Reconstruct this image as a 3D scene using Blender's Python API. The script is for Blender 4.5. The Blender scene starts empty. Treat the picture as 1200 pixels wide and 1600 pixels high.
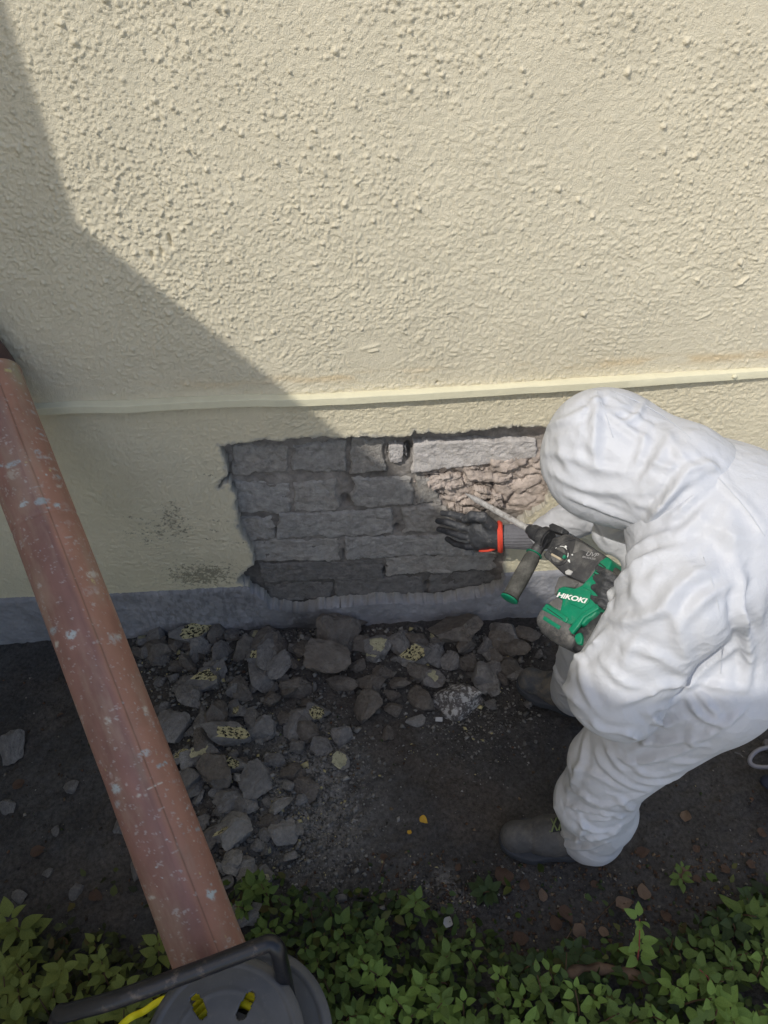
import bpy, bmesh, math, random
import numpy as np
from mathutils import Vector, Matrix
random.seed(7); rng = np.random.default_rng(7)
C = bpy.context.scene.collection
sc = bpy.context.scene
# ------------------------------------------------------------------ camera
F = 1150.0; PIT = math.radians(42); ROL = math.radians(2.9); H = 2.0; D = 1.63
fwd = np.array([0, math.cos(PIT), -math.sin(PIT)]); u0 = np.array([0, math.sin(PIT), math.cos(PIT)]); r0 = np.array([1., 0, 0])
rgt = math.cos(ROL)*r0 - math.sin(ROL)*u0; upv = math.sin(ROL)*r0 + math.cos(ROL)*u0
CAM = np.array([0, 0, H])
cam = bpy.data.cameras.new('camera'); camo = bpy.data.objects.new('camera', cam); C.objects.link(camo)
cam.sensor_fit = 'VERTICAL'; cam.sensor_height = 24; cam.lens = F/1600*24; cam.clip_start = 0.02; cam.clip_end = 400
camo.matrix_world = Matrix(((rgt[0], upv[0], -fwd[0], 0), (rgt[1], upv[1], -fwd[1], 0), (rgt[2], upv[2], -fwd[2], H), (0, 0, 0, 1)))
sc.camera = camo
# ------------------------------------------------------------------ light
SUN = np.array([-.5, -.6, .85]); SUN /= np.linalg.norm(SUN)      # direction towards the sun
w = bpy.data.worlds.new('World'); sc.world = w; w.use_nodes = True
sky = w.node_tree.nodes.new('ShaderNodeTexSky'); sky.sky_type = 'NISHITA'; sky.sun_disc = False
sky.sun_elevation = math.asin(SUN[2]); sky.sun_rotation = math.atan2(SUN[0], SUN[1])
sky.air_density = 1.0; sky.dust_density = 2.0; sky.ozone_density = 1.0
bg = w.node_tree.nodes['Background']; w.node_tree.links.new(sky.outputs[0], bg.inputs[0]); bg.inputs[1].default_value = 0.15
sl = bpy.data.lights.new('sun', 'SUN'); sl.energy = 2.25; sl.angle = math.radians(.42); sl.color = (1, .95, .87)
so = bpy.data.objects.new('sun', sl); C.objects.link(so)
so.rotation_euler = Vector(SUN).to_track_quat('Z', 'Y').to_euler(); so.location = (-4, -5, 8)
sc.view_settings.view_transform = 'Standard'; sc.view_settings.look = 'None'; sc.view_settings.gamma = 1
sc.view_settings.use_curve_mapping = False; sc.view_settings.exposure = 0.20
# ------------------------------------------------------------------ helpers
def ray(u, v): return fwd + rgt*(u-600)/F - upv*(v-800)/F
def onz(u, v, z=0.):
    r = ray(u, v); return CAM + r*((z-H)/r[2])
def ony(u, v, y=D):
    r = ray(u, v); return CAM + r*(y/r[1])
def A(*p): return np.array(p, float)
def nrm(v): return v/np.linalg.norm(v)
def hsh(ix, iy, s):
    n = (ix*374761393 + iy*668265263 + s*1274126177) & 0xffffffff
    n = ((n ^ (n >> 13))*1274126177) & 0xffffffff
    return ((n ^ (n >> 16)) & 0xffffff)/float(0xffffff)
def noise2(x, y, s=0):
    xi = np.floor(x).astype(np.int64); yi = np.floor(y).astype(np.int64); fx = x-xi; fy = y-yi
    fx = fx*fx*(3-2*fx); fy = fy*fy*(3-2*fy)
    a = hsh(xi, yi, s); b = hsh(xi+1, yi, s); c = hsh(xi, yi+1, s); d = hsh(xi+1, yi+1, s)
    return (a+(b-a)*fx)*(1-fy) + (c+(d-c)*fx)*fy
def fbm(x, y, s=0, o=4, g=.5):
    r = 0; a = 1; t = 0
    for k in range(o):
        r = r + a*noise2(x*2**k+k*17.3, y*2**k+k*9.1, s+k); t += a; a *= g
    return r/t
def noise3(p, s=0):
    x, y, z = p[..., 0], p[..., 1], p[..., 2]
    zi = np.floor(z).astype(np.int64); fz = z-zi; fz = fz*fz*(3-2*fz)
    xi = np.floor(x).astype(np.int64); yi = np.floor(y).astype(np.int64); fx = x-xi; fy = y-yi
    fx = fx*fx*(3-2*fx); fy = fy*fy*(3-2*fy)
    def lay(k):
        q = s*131+(zi+k)*7919
        a = hsh(xi, yi, q); b = hsh(xi+1, yi, q); c = hsh(xi, yi+1, q); d = hsh(xi+1, yi+1, q)
        return (a+(b-a)*fx)*(1-fy) + (c+(d-c)*fx)*fy
    return lay(0)*(1-fz)+lay(1)*fz
def fbm3(p, s=0, o=3):
    r = 0; a = 1; t = 0
    for k in range(o):
        r = r+a*noise3(p*2**k+k*5.7, s+k); t += a; a *= .5
    return r/t
def cells2(x, y, s=0):            # F1, F2, id of jittered cells
    xi = np.floor(x).astype(np.int64); yi = np.floor(y).astype(np.int64)
    f1 = np.full(x.shape, 9.); f2 = np.full(x.shape, 9.); cid = np.zeros(x.shape)
    for i in (-1, 0, 1):
        for j in (-1, 0, 1):
            cx = xi+i; cy = yi+j
            px = cx+hsh(cx, cy, s); py = cy+hsh(cx, cy, s+1)
            d = np.hypot(px-x, py-y); m = d < f1
            f2 = np.where(m, f1, np.minimum(f2, d)); cid = np.where(m, hsh(cx, cy, s+2), cid); f1 = np.where(m, d, f1)
    return f1, f2, cid
def sstep(a, b, x):
    t = np.clip((x-a)/(b-a), 0, 1); return t*t*(3-2*t)
def mkmesh(name, V, Fc, smooth=False, col=None):
    me = bpy.data.meshes.new(name); V = np.asarray(V, np.float32)
    if isinstance(Fc, np.ndarray):
        n = len(Fc); k = Fc.shape[1]
        me.vertices.add(len(V)); me.vertices.foreach_set('co', V.ravel())
        me.loops.add(n*k); me.loops.foreach_set('vertex_index', Fc.astype(np.int32).ravel())
        me.polygons.add(n); me.polygons.foreach_set('loop_start', np.arange(0, n*k, k, dtype=np.int32))
        me.update(calc_edges=True)
    else:
        me.from_pydata([tuple(map(float, v)) for v in V], [], [tuple(map(int, f)) for f in Fc]); me.update()
    if smooth: me.polygons.foreach_set('use_smooth', [True]*len(me.polygons))
    if col is not None:
        a = me.color_attributes.new('tint', 'FLOAT_COLOR', 'POINT')
        cc = np.ones((len(V), 4), np.float32); cc[:, :3] = col; a.data.foreach_set('color', cc.ravel())
    return me
def link(name, me, mat=None, parent=None, loc=None):
    o = bpy.data.objects.new(name, me); C.objects.link(o)
    if me is not None and mat is not None:
        for m in (mat if isinstance(mat, (list, tuple)) else [mat]): me.materials.append(m)
    if parent is not None: o.parent = parent
    if loc is not None: o.location = tuple(map(float, loc))
    return o
def part(name, V, Fc, mat, parent, smooth=False, col=None):     # V in world space, parent is an unrotated Empty or object
    off = A(0, 0, 0); p = parent
    while p is not None: off = off + np.array(p.location); p = p.parent
    return link(name, mkmesh(name, np.asarray(V, float)-off, Fc, smooth, col), mat, parent)
def thing(name, label, cat, loc=(0, 0, 0), group=None):
    o = link(name, None, loc=loc); tag(o, label, cat, group); return o
def tag(o, label, cat, group=None):
    o['label'] = label; o['category'] = cat
    if group: o['group'] = group
    return o
def grid_faces(n, m, mask=None):  # n rows (first index) m cols
    i = np.arange((n-1)*(m-1)); r = i//(m-1); c = i % (m-1); a = r*m+c
    f = np.stack([a, a+1, a+m+1, a+m], 1)
    return f if mask is None else f[mask.ravel()]
def tube(P, R, seg=10, cap=True):
    P = np.asarray(P, float); n = len(P); R = np.broadcast_to(R, (n,)).astype(float)
    T = np.gradient(P, axis=0); T /= np.linalg.norm(T, axis=1)[:, None]+1e-12
    a = A(0, 0, 1) if abs(T[0][2]) < .9 else A(1, 0, 0)
    V = []; nn = nrm(np.cross(T[0], a))
    for i in range(n):
        nn = nrm(nn-T[i]*(nn@T[i])); b = np.cross(T[i], nn)
        for k in range(seg):
            t = 2*math.pi*k/seg; V.append(P[i]+R[i]*(math.cos(t)*nn+math.sin(t)*b))
    Fc = [(i*seg+k, i*seg+(k+1) % seg, (i+1)*seg+(k+1) % seg, (i+1)*seg+k) for i in range(n-1) for k in range(seg)]
    if cap: Fc += [tuple(range(seg))[::-1], tuple((n-1)*seg+k for k in range(seg))]
    return V, Fc
def smooth_path(pts, n=24):
    pts = np.asarray(pts, float); m = len(pts); out = []
    q = np.vstack([2*pts[0]-pts[1], pts, 2*pts[-1]-pts[-2]])
    for i in range(m-1):
        for t in np.linspace(0, 1, n, endpoint=False):
            a, b, c, d = q[i], q[i+1], q[i+2], q[i+3]
            out.append(.5*((2*b)+(c-a)*t+(2*a-5*b+4*c-d)*t*t+(3*b-a-3*c+d)*t**3))
    out.append(pts[-1]); return np.array(out)
def merge(lst):
    V = []; Fc = []
    for v, f in lst:
        o = len(V); V += [tuple(x) for x in v]; Fc += [tuple(int(i)+o for i in g) for g in f]
    return V, Fc
def box(c, ax, ay, az, hx, hy, hz, bev=0):
    V = []; c = A(*c)
    for sx in (-1, 1):
        for sy in (-1, 1):
            for sz in (-1, 1): V.append(c+ax*hx*sx+ay*hy*sy+az*hz*sz)
    return V, [(0, 1, 3, 2), (4, 6, 7, 5), (0, 4, 5, 1), (2, 3, 7, 6), (0, 2, 6, 4), (1, 5, 7, 3)]
def bevelled(name, V, Fc, mat, parent, wid=.003, seg=2, smooth=True):
    o = part(name, V, Fc, mat, parent, smooth)
    b = o.modifiers.new('bevel', 'BEVEL'); b.width = wid; b.segments = seg; b.limit_method = 'ANGLE'; b.angle_limit = .5
    return o
# ------------------------------------------------------------------ materials
def mat(name, col=(.5, .5, .5), rough=.8, attr=False, var=.0, vs=20., bump=0., bs=200., bd=3., metal=0., spec=.3, col2=None, speck=None, translucent=0., layers=()):
    m = bpy.data.materials.new(name); m.use_nodes = True; nt = m.node_tree; N = nt.nodes; L = nt.links
    b = N['Principled BSDF']; b.inputs['Roughness'].default_value = rough; b.inputs['Metallic'].default_value = metal
    b.inputs['Specular IOR Level'].default_value = spec
    tc = N.new('ShaderNodeTexCoord'); co = tc.outputs['Object']
    def rgb(c):
        n = N.new('ShaderNodeRGB'); n.outputs[0].default_value = (*c, 1); return n.outputs[0]
    def mix(a, bb, f, mode='MIX'):
        n = N.new('ShaderNodeMix'); n.data_type = 'RGBA'; n.blend_type = mode
        L.new(a, n.inputs[6]); L.new(bb, n.inputs[7])
        if isinstance(f, float): n.inputs[0].default_value = f
        else: L.new(f, n.inputs[0])
        return n.outputs[2]
    def noi(s, d=4., r=.6):
        n = N.new('ShaderNodeTexNoise'); n.inputs['Scale'].default_value = s; n.inputs['Detail'].default_value = d
        n.inputs['Roughness'].default_value = r; L.new(co, n.inputs['Vector']); return n.outputs['Fac']
    def rmp(x, a, c, lo=0., hi=1.):
        n = N.new('ShaderNodeMapRange'); n.inputs[1].default_value = a; n.inputs[2].default_value = c
        n.inputs[3].default_value = lo; n.inputs[4].default_value = hi; L.new(x, n.inputs[0]); return n.outputs[0]
    if attr:
        a = N.new('ShaderNodeVertexColor'); a.layer_name = 'tint'; c = a.outputs[0]
        if col != (.5, .5, .5): c = mix(c, rgb(col), 1., 'MULTIPLY')
    else: c = rgb(col)
    if col2: c = mix(c, rgb(col2), rmp(noi(vs*.7, 5), .4, .62))
    if var:
        r = rmp(noi(vs, 6, .65), .3, .7, 1-var, 1+var); n = N.new('ShaderNodeVectorMath'); n.operation = 'SCALE'
        L.new(c, n.inputs[0]); L.new(r, n.inputs['Scale']); c = n.outputs[0]
    for (lc, sca, lo, hi, amt) in layers:
        c = mix(c, rgb(lc), rmp(noi(sca, 5, .7), lo, hi, 0., amt))
    if speck:
        (lc, sca, th) = speck
        v = N.new('ShaderNodeTexVoronoi'); v.inputs['Scale'].default_value = sca; L.new(co, v.inputs['Vector'])
        c = mix(c, rgb(lc), rmp(v.outputs['Distance'], th, th*.6))
    L.new(c, b.inputs['Base Color'])
    if bump:
        bn = N.new('ShaderNodeBump'); bn.inputs['Strength'].default_value = 1.; bn.inputs['Distance'].default_value = bump
        L.new(noi(bs, bd, .6), bn.inputs['Height']); L.new(bn.outputs[0], b.inputs['Normal'])
    if translucent:
        t = N.new('ShaderNodeBsdfTranslucent'); L.new(c, t.inputs[0]); ms = N.new('ShaderNodeMixShader'); ms.inputs[0].default_value = translucent
        L.new(b.outputs[0], ms.inputs[1]); L.new(t.outputs[0], ms.inputs[2]); L.new(ms.outputs[0], N['Material Output'].inputs[0])
    return m
M = {}
M['stucco'] = mat('cream_stucco', attr=True, rough=.75, var=.05, vs=9, bump=.0034, bs=340, bd=4)
M['plinth'] = mat('grey_plinth_paint', attr=True, rough=.8, var=.15, vs=30, bump=.0016, bs=220, bd=5)
M['render'] = mat('broken_render', (.17, .16, .15), .95, var=.25, vs=40, bump=.003, bs=150, bd=6)
M['mortar'] = mat('old_mortar', attr=True, rough=.95, var=.3, vs=35, bump=.004, bs=120, bd=8)
M['brick'] = mat('weathered_brick', (.35, .328, .30), .95, var=.3, vs=45, bump=.006, bs=190, bd=8, layers=(((.44, .43, .41), 14, .45, .7, .7), ((.06, .055, .05), 22, .55, .75, .6)))
M['brick_b'] = mat('lighter_weathered_brick', (.38, .365, .345), .95, var=.3, vs=45, bump=.006, bs=190, bd=8, layers=(((.27, .26, .245), 10, .45, .7, .7), ((.07, .065, .06), 22, .55, .75, .6)))
M['brick_soil_shade'] = mat('soil_and_shade_brick', (.19, .18, .17), .95, var=.35, vs=45, bump=.006, bs=190, bd=8, layers=(((.17, .165, .155), 14, .45, .7, .6),))  # bottom courses: soil tint plus weak light down there, put into the colour
M['brick_pale'] = mat('pale_brick', (.56, .53, .505), .95, var=.18, vs=30, bump=.006, bs=90, bd=8, layers=(((.22, .19, .17), 18, .5, .7, .6),))
M['brick_brown'] = mat('brown_stone', (.50, .43, .38), .95, var=.22, vs=30, bump=.006, bs=80, bd=8, layers=(((.15, .115, .09), 20, .5, .72, .7),))
M['soil'] = mat('dark_soil', attr=True, rough=.95, var=.5, vs=90, bump=.006, bs=150, bd=8, speck=((.14, .13, .12), 240., .13))
M['rock'] = mat('grey_rubble', (.20, .19, .182), .95, var=.3, vs=1.6, bump=.012, bs=5, bd=8, layers=(((.30, .29, .275), .9, .5, .7, .6), ((.07, .065, .06), 1.1, .55, .7, .6)))
M['rock_brown'] = mat('brown_rubble', (.155, .137, .12), .95, var=.3, vs=1.6, bump=.012, bs=5, bd=8, layers=(((.23, .21, .185), .9, .5, .7, .6), ((.06, .053, .046), 1.1, .55, .7, .6)))
M['rock_pale'] = mat('pale_rubble', (.28, .27, .258), .95, var=.3, vs=1.6, bump=.012, bs=5, bd=8, layers=(((.16, .15, .14), 1.1, .55, .7, .5),))
M['rock_spot'] = mat('white_speckled_rubble', (.13, .12, .115), .95, var=.3, vs=1.6, bump=.012, bs=5, bd=8, layers=(((.50, .49, .47), 4.5, .50, .56, .9),))
M['rock_face'] = mat('painted_render_face', (.55, .49, .27), .9, var=.15, vs=2, bump=.01, bs=7, bd=5, layers=(((.02, .018, .015), 5.5, .50, .54, 1.), ((.15, .13, .08), 1.2, .5, .65, .6)))
M['rock_face_clean'] = mat('clean_painted_render_face', (.52, .49, .32), .9, var=.15, vs=2, bump=.01, bs=7, bd=5, layers=(((.06, .055, .05), 3.2, .58, .63, .9), ((.18, .17, .12), 1.1, .45, .65, .6)))
M['pipe'] = mat('red_painted_metal', attr=True, rough=.48, var=.12, vs=14, bump=.0004, bs=60, bd=5, spec=.4)
M['cover'] = mat('white_coverall_fabric', (.545, .56, .595), .5, var=.02, vs=20, bump=.0022, bs=38, bd=5, spec=.35)
def cloth_creases(m):
    nt = m.node_tree; N = nt.nodes; L = nt.links; bp = [n for n in N if n.type == 'BUMP'][0]; tc = [n for n in N if n.type == 'TEX_COORD'][0]
    wn = N.new('ShaderNodeTexNoise'); wn.inputs['Scale'].default_value = 7; L.new(tc.outputs['Object'], wn.inputs['Vector'])
    mx = N.new('ShaderNodeVectorMath'); mx.operation = 'MULTIPLY_ADD'; mx.inputs[1].default_value = (.22, .22, .22); L.new(wn.outputs['Color'], mx.inputs[0]); L.new(tc.outputs['Object'], mx.inputs[2])
    v = N.new('ShaderNodeTexVoronoi'); v.inputs['Scale'].default_value = 15; L.new(mx.outputs[0], v.inputs['Vector'])
    v2 = N.new('ShaderNodeTexVoronoi'); v2.inputs['Scale'].default_value = 34; L.new(mx.outputs[0], v2.inputs['Vector'])
    a = N.new('ShaderNodeMath'); a.operation = 'MULTIPLY_ADD'; a.inputs[1].default_value = .35; L.new(v2.outputs['Distance'], a.inputs[0]); L.new(v.outputs['Distance'], a.inputs[2])
    b2 = N.new('ShaderNodeBump'); b2.inputs['Distance'].default_value = .0034; b2.inputs['Strength'].default_value = 1; L.new(a.outputs[0], b2.inputs['Height']); L.new(b2.outputs[0], bp.inputs['Normal'])
cloth_creases(M['cover'])
M['seam'] = mat('white_seam_tape', (.52, .545, .59), .6, bump=.0006, bs=150)
M['glove'] = mat('black_coated_glove', (.05, .053, .06), .5, var=.3, vs=50, bump=.003, bs=110, bd=5, spec=.45, layers=(((.25, .245, .24), 30, .56, .70, .6),))
M['glove_red'] = mat('red_glove_hem', (.65, .07, .04), .75, bump=.001, bs=400)
M['knit'] = mat('grey_knit_cuff', (.16, .16, .175), .95, var=.15, vs=60, bump=.001, bs=500)
M['skin'] = mat('skin', (.45, .27, .2), .55, var=.05)
M['shoe'] = mat('dusty_shoe', (.085, .083, .082), .85, var=.25, vs=25, bump=.002, bs=120, layers=(((.15, .14, .125), 20, .5, .68, .7),))
M['shoe_b'] = mat('dusty_blue_shoe', (.07, .075, .085), .85, var=.25, vs=25, bump=.002, bs=120, layers=(((.17, .15, .12), 18, .42, .62, .8),))
M['sole'] = mat('shoe_sole', (.05, .055, .065), .85, bump=.002, bs=90)
M['lace'] = mat('green_lace', (.16, .2, .09), .8)
M['tongue'] = mat('shoe_tongue', (.03, .032, .034), .9)
M['d_green'] = mat('drill_green', (.006, .23, .125), .42, var=.12, vs=25, bump=.0005, bs=150, spec=.4, layers=(((.2, .3, .25), 45, .56, .75, .4),))
M['d_black'] = mat('drill_dark_grey', (.035, .036, .04), .55, var=.3, vs=30, bump=.0006, bs=150, spec=.45, layers=(((.2, .195, .185), 30, .5, .72, .55),))
M['d_grey'] = mat('drill_dusty_grey', (.12, .12, .12), .7, var=.2, vs=35, bump=.0008, bs=150, layers=(((.3, .29, .275), 28, .48, .7, .7),))
M['rubber'] = mat('grip_rubber', (.07, .07, .065), .8, var=.2, vs=30, bump=.0008, bs=200, layers=(((.19, .185, .17), 25, .45, .7, .7),))
M['steel'] = mat('worn_steel', (.64, .63, .62), .34, metal=.4, var=.25, vs=60, bump=.0006, bs=160, layers=(((.18, .16, .14), 40, .5, .65, .7),))
M['white_mark'] = mat('white_lettering', (.85, .87, .85), .5)
M['grey_mark'] = mat('grey_lettering', (.42, .42, .43), .5)
M['sand_mark'] = mat('worn_sand_coating', (.5, .43, .32), .8)
M['black_tube'] = mat('black_handle_tube', (.014, .014, .017), .3, var=.4, vs=30, bump=.0006, bs=100, spec=.5, layers=(((.16, .12, .09), 30, .6, .72, .7),))
M['black_plastic'] = mat('scuffed_black_plastic', (.085, .088, .095), .45, var=.2, vs=12, bump=.0004, bs=60, spec=.45, layers=(((.16, .155, .15), 50, .58, .75, .5), ((.1, .1, .1), 5, .4, .7, .4)))
M['cable'] = mat('yellow_cable', (.75, .68, .02), .45)
M['leaf'] = mat('green_leaf', attr=False, col=(.145, .215, .06), rough=.55, var=.35, vs=25, bump=.001, bs=120, translucent=.28, spec=.2)
M['leaf_y'] = mat('yellow_green_leaf', (.22, .26, .07), .55, var=.3, vs=25, bump=.001, bs=120, translucent=.28, spec=.2)
M['leaf_l'] = mat('light_green_leaf', (.23, .35, .085), .5, var=.25, vs=25, bump=.001, bs=120, translucent=.3, spec=.25)
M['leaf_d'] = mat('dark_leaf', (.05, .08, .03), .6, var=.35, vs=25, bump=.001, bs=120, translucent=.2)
M['stem'] = mat('brown_stem', (.1, .06, .035), .8); M['stem_r'] = mat('red_stem', (.3, .07, .06), .7)
M['leaf_dry'] = mat('dry_leaf', (.11, .07, .05), .9, var=.35, vs=60, bump=.002, bs=120)
M['leaf_dry2'] = mat('pale_dry_leaf', (.2, .14, .1), .9, var=.35, vs=60, bump=.002, bs=120)
M['leaf_yel'] = mat('yellow_fallen_leaf', (.5, .3, .04), .8, var=.3, vs=80)
M['paper'] = mat('white_chip_surface', (.5, .5, .5), .8, var=.1, vs=80)
M['hose'] = mat('pale_plastic_hose', (.22, .22, .25), .5, var=.1)
M['cloth_grey'] = mat('grey_crumpled_cloth', (.13, .12, .12), .9, var=.25, vs=40, bump=.003, bs=60)
M['bag'] = mat('navy_fabric', (.018, .022, .04), .8, var=.2, vs=40, bump=.002, bs=120)
M['root'] = mat('brown_root', (.13, .085, .055), .9, var=.3, vs=30, bump=.003, bs=60)
M['wing'] = mat('wing_plaster', (.78, .72, .58), .85, var=.08, vs=3, bump=.004, bs=60)  # plaster of the added unseen wing, pale to bounce fill onto the wall
M['tile'] = mat('roof_tile', (.3, .14, .09), .85, var=.25, vs=6)
M['card'] = mat('gate_shade', (.1, .1, .1), .9)
# ================================================================== GROUND
def axis(fine_lo, fine_hi, st, lo, hi, gr=1.35):
    a = list(np.arange(fine_lo, fine_hi+st/2, st)); s = st
    while a[-1] < hi: s *= gr; a.append(min(a[-1]+s, hi))
    s = st
    while a[0] > lo: s *= gr; a.insert(0, max(a[0]-s, lo))
    return np.array(a)
def gh(x, y):                     # ground height
    x = np.asarray(x, float); y = np.asarray(y, float)
    wall = np.exp(-((D-y)/.13)**2)*.028*(x < .75)
    heap = .05*np.exp(-(((x+.62)/.33)**2+((y-1.28)/.3)**2)) + .035*np.exp(-(((x-.05)/.5)**2+((y-1.5)/.1)**2))
    front = .06*sstep(.68, .42, y)
    fine = np.exp(-np.maximum(0, np.hypot(x*.6, y-1)-1.4)*1.5)
    n = (fbm(x*6, y*6, 3, 4)-.5)*.035 + (fbm(x*45, y*45, 5, 3)-.5)*.016*fine
    return wall+heap+front+n*np.minimum(1, fine+.15)-.012
gx = axis(-1.65, 1.4, .0075, -60, 60); gy = axis(.33, D+.0, .0065, -60, 40)
X, Y = np.meshgrid(gx, gy, indexing='ij'); Z = gh(X, Y)
n1 = fbm(X*9, Y*9, 21, 4)
pu = onz(480, 1250)[:2]
pale = np.exp(-(((X-pu[0])/.17)**2+((Y-pu[1])/.2)**2))*sstep(.35, .6, fbm(X*22, Y*22, 31, 4)+.12)
pk = onz(690, 1385)[:2]; pale2 = np.exp(-(((X-pk[0])/.07)**2+((Y-pk[1])/.05)**2))*sstep(.45, .6, fbm(X*30, Y*30, 33, 4))
col = A(.058, .055, .053)*(.6+.8*n1[..., None]) + np.clip(pale*.8+pale2*.6, 0, 1)[..., None]*A(.22, .213, .20)
brn = sstep(.5, .7, fbm(X*5, Y*5, 44, 3))[..., None]; col = col+brn*A(.012, .007, .003)
V = np.stack([X, Y, Z], -1).reshape(-1, 3)
g = link('ground', mkmesh('ground', V, grid_faces(*X.shape)[:, ::-1], True, col.reshape(-1, 3)), M['soil']); g['kind'] = 'structure'
M['bounce_paving'] = mat('pale_bounce_paving', (.58, .54, .46), .9, var=.15, vs=2, bump=.004, bs=40)
def flat(name, x0, x1, y0, y1, z, h):
    v_, f_ = box(((x0+x1)/2, (y0+y1)/2, z-h/2), A(1, 0, 0), A(0, 1, 0), A(0, 0, 1), (x1-x0)/2, (y1-y0)/2, h/2)
    o = link(name, mkmesh(name, v_, f_), M['bounce_paving']); o['kind'] = 'structure'; return o
flat('bounce_courtyard', -14, 14, -14, -.12, .09, .2); flat('path', 2.2, 14, -.12, D-.3, .088, .2)  # both sheets are added out of view, pale to bounce sunlight onto the wall
# ================================================================== HOUSE WALL
house = thing('house_wall', 'cream textured house wall with broken patch of exposed bricks low down', 'wall', (0, D, 0))
def wl(*pts): return np.array([ony(u, v, D)[[0, 2]] for u, v in pts])
HOLE = wl((342, 696), (352, 698), (362, 692), (388, 691), (413, 687), (441, 688), (469, 684), (507, 682), (539, 685), (553, 682), (567, 679), (581, 684), (603, 681), (619, 683), (636, 681), (644, 677), (648, 672), (654, 678), (670, 675), (693, 678), (717, 676), (740, 673), (768, 669), (805, 667), (840, 667), (900, 672), (935, 690),
          (930, 740), (880, 752), (862, 763), (850, 790), (824, 808), (800, 830), (793, 850), (790, 869), (787, 897), (787, 915), (768, 925), (731, 932), (693, 939), (647, 941), (600, 939), (553, 943), (497, 949), (470, 954), (445, 952), (423, 948), (413, 934), (392, 921), (371, 908), (381, 895), (397, 883), (394, 868), (390, 850), (379, 836), (369, 822), (373, 810), (371, 799), (367, 790), (369, 780), (364, 765), (357, 752), (341, 762), (350, 748), (356, 740), (352, 719))
def sdpoly(P, x, z):
    d = np.full(x.shape, 1e9); ins = np.zeros(x.shape, bool); n = len(P)
    for i in range(n):
        a = P[i]; b = P[(i+1) % n]; e = b-a
        wx = x-a[0]; wz = z-a[1]; t = np.clip((wx*e[0]+wz*e[1])/(e@e), 0, 1)
        d = np.minimum(d, (wx-e[0]*t)**2+(wz-e[1]*t)**2)
        c = ((a[1] > z) != (b[1] > z)) & (x < (b[0]-a[0])*(z-a[1])/(b[1]-a[1]+1e-12)+a[0])
        ins ^= c
    return np.where(ins, -1, 1)*np.sqrt(d)
def hole_sd(x, z):
    d = sdpoly(HOLE, x, z)
    return d + (fbm(x*60, z*60, 8, 3)-.5)*.014
ZP = .238                          # top of the painted plinth
def stucco_h(x, z):
    """outward relief of the stucco in metres and density of the grit"""
    wob = (fbm(x*3.1, z*3.1, 50, 3)-.5)*.012
    # strokes
    wx = x+(fbm(x*7, z*7, 51, 3)-.5)*.09; wz = z+(fbm(x*7+9, z*7, 56, 3)-.5)*.09
    def strk(a, s_): return fbm((wx*np.cos(a)+wz*np.sin(a))*75, (-wx*np.sin(a)+wz*np.cos(a))*165, s_, 4, .72)-.5
    k1 = sstep(.42, .58, fbm(x*3.3, z*3.3, 57, 3)); k2 = sstep(.45, .6, fbm(x*2.7+5, z*2.7, 58, 3))
    st = strk(.65, 52)*k1+strk(-.25, 62)*(1-k1); st = st*(1-.6*k2)+strk(1.3, 66)*.6*k2
    up = sstep(.72, 1.15, z+.12*(fbm(x*4, z*4, 53)-.5)+.06*x)
    rough = (.35+.75*sstep(.36, .62, fbm(x*2.4+3, z*2.4, 54, 3)))
    amp = (.0018+.0016*up*rough)*(1-.35*sstep(.3, 1.1, x))
    amp = np.where(z < .975, .0042, amp)
    gr = (np.abs(fbm(x*85, z*95, 55, 3)-.5)*2)
    return wob+st*amp*1.5+gr*(.0040*up*rough+.0022*(z < .975)), up*rough
zx = axis(-1.42, 1.22, .0026, -1.7, 7); zz = axis(.0, 1.97, .0026, -.15, 5.6)
X, Z = np.meshgrid(zx, zz, indexing='ij')
Hh, dens = stucco_h(X, Z)
# individual grit bumps thrown into the render
def splat(Hh, cx, cz, r, h):
    i0 = np.searchsorted(zx, cx-2.2*r); i1 = np.searchsorted(zx, cx+2.2*r); j0 = np.searchsorted(zz, cz-2.2*r); j1 = np.searchsorted(zz, cz+2.2*r)
    if i1-i0 < 2 or j1-j0 < 2: return
    xx = zx[i0:i1, None]-cx; zv = zz[None, j0:j1]-cz; q = (xx*xx+zv*zv)/(r*r)
    Hh[i0:i1, j0:j1] = np.maximum(Hh[i0:i1, j0:j1], Hh[i0:i1, j0:j1]*.2+ (h*np.exp(-q*q*.9) + Hh[i0:i1, j0:j1]*.8))
NB = 60000
bx_ = rng.uniform(-1.4, 1.2, NB); bz_ = rng.uniform(.98, 1.97, NB)
pb = sstep(.40, .72, fbm(bx_*2.6+9, bz_*2.6, 60, 3))*.75+.12; pb *= sstep(.95, 1.35, bz_)*.9+.1
pb *= 1+.9*np.exp(-(((bx_+.45)/.3)**2+((bz_-1.62)/.35)**2)); keep = rng.random(NB) < pb*.62
br = rng.uniform(.0015, .0026, NB)*(1+1.3*(rng.random(NB) < .05)*rng.random(NB)); brh = br*rng.uniform(.8, 1.5, NB)
for i in np.nonzero(keep)[0]: splat(Hh, bx_[i], bz_[i], br[i], brh[i])
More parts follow.
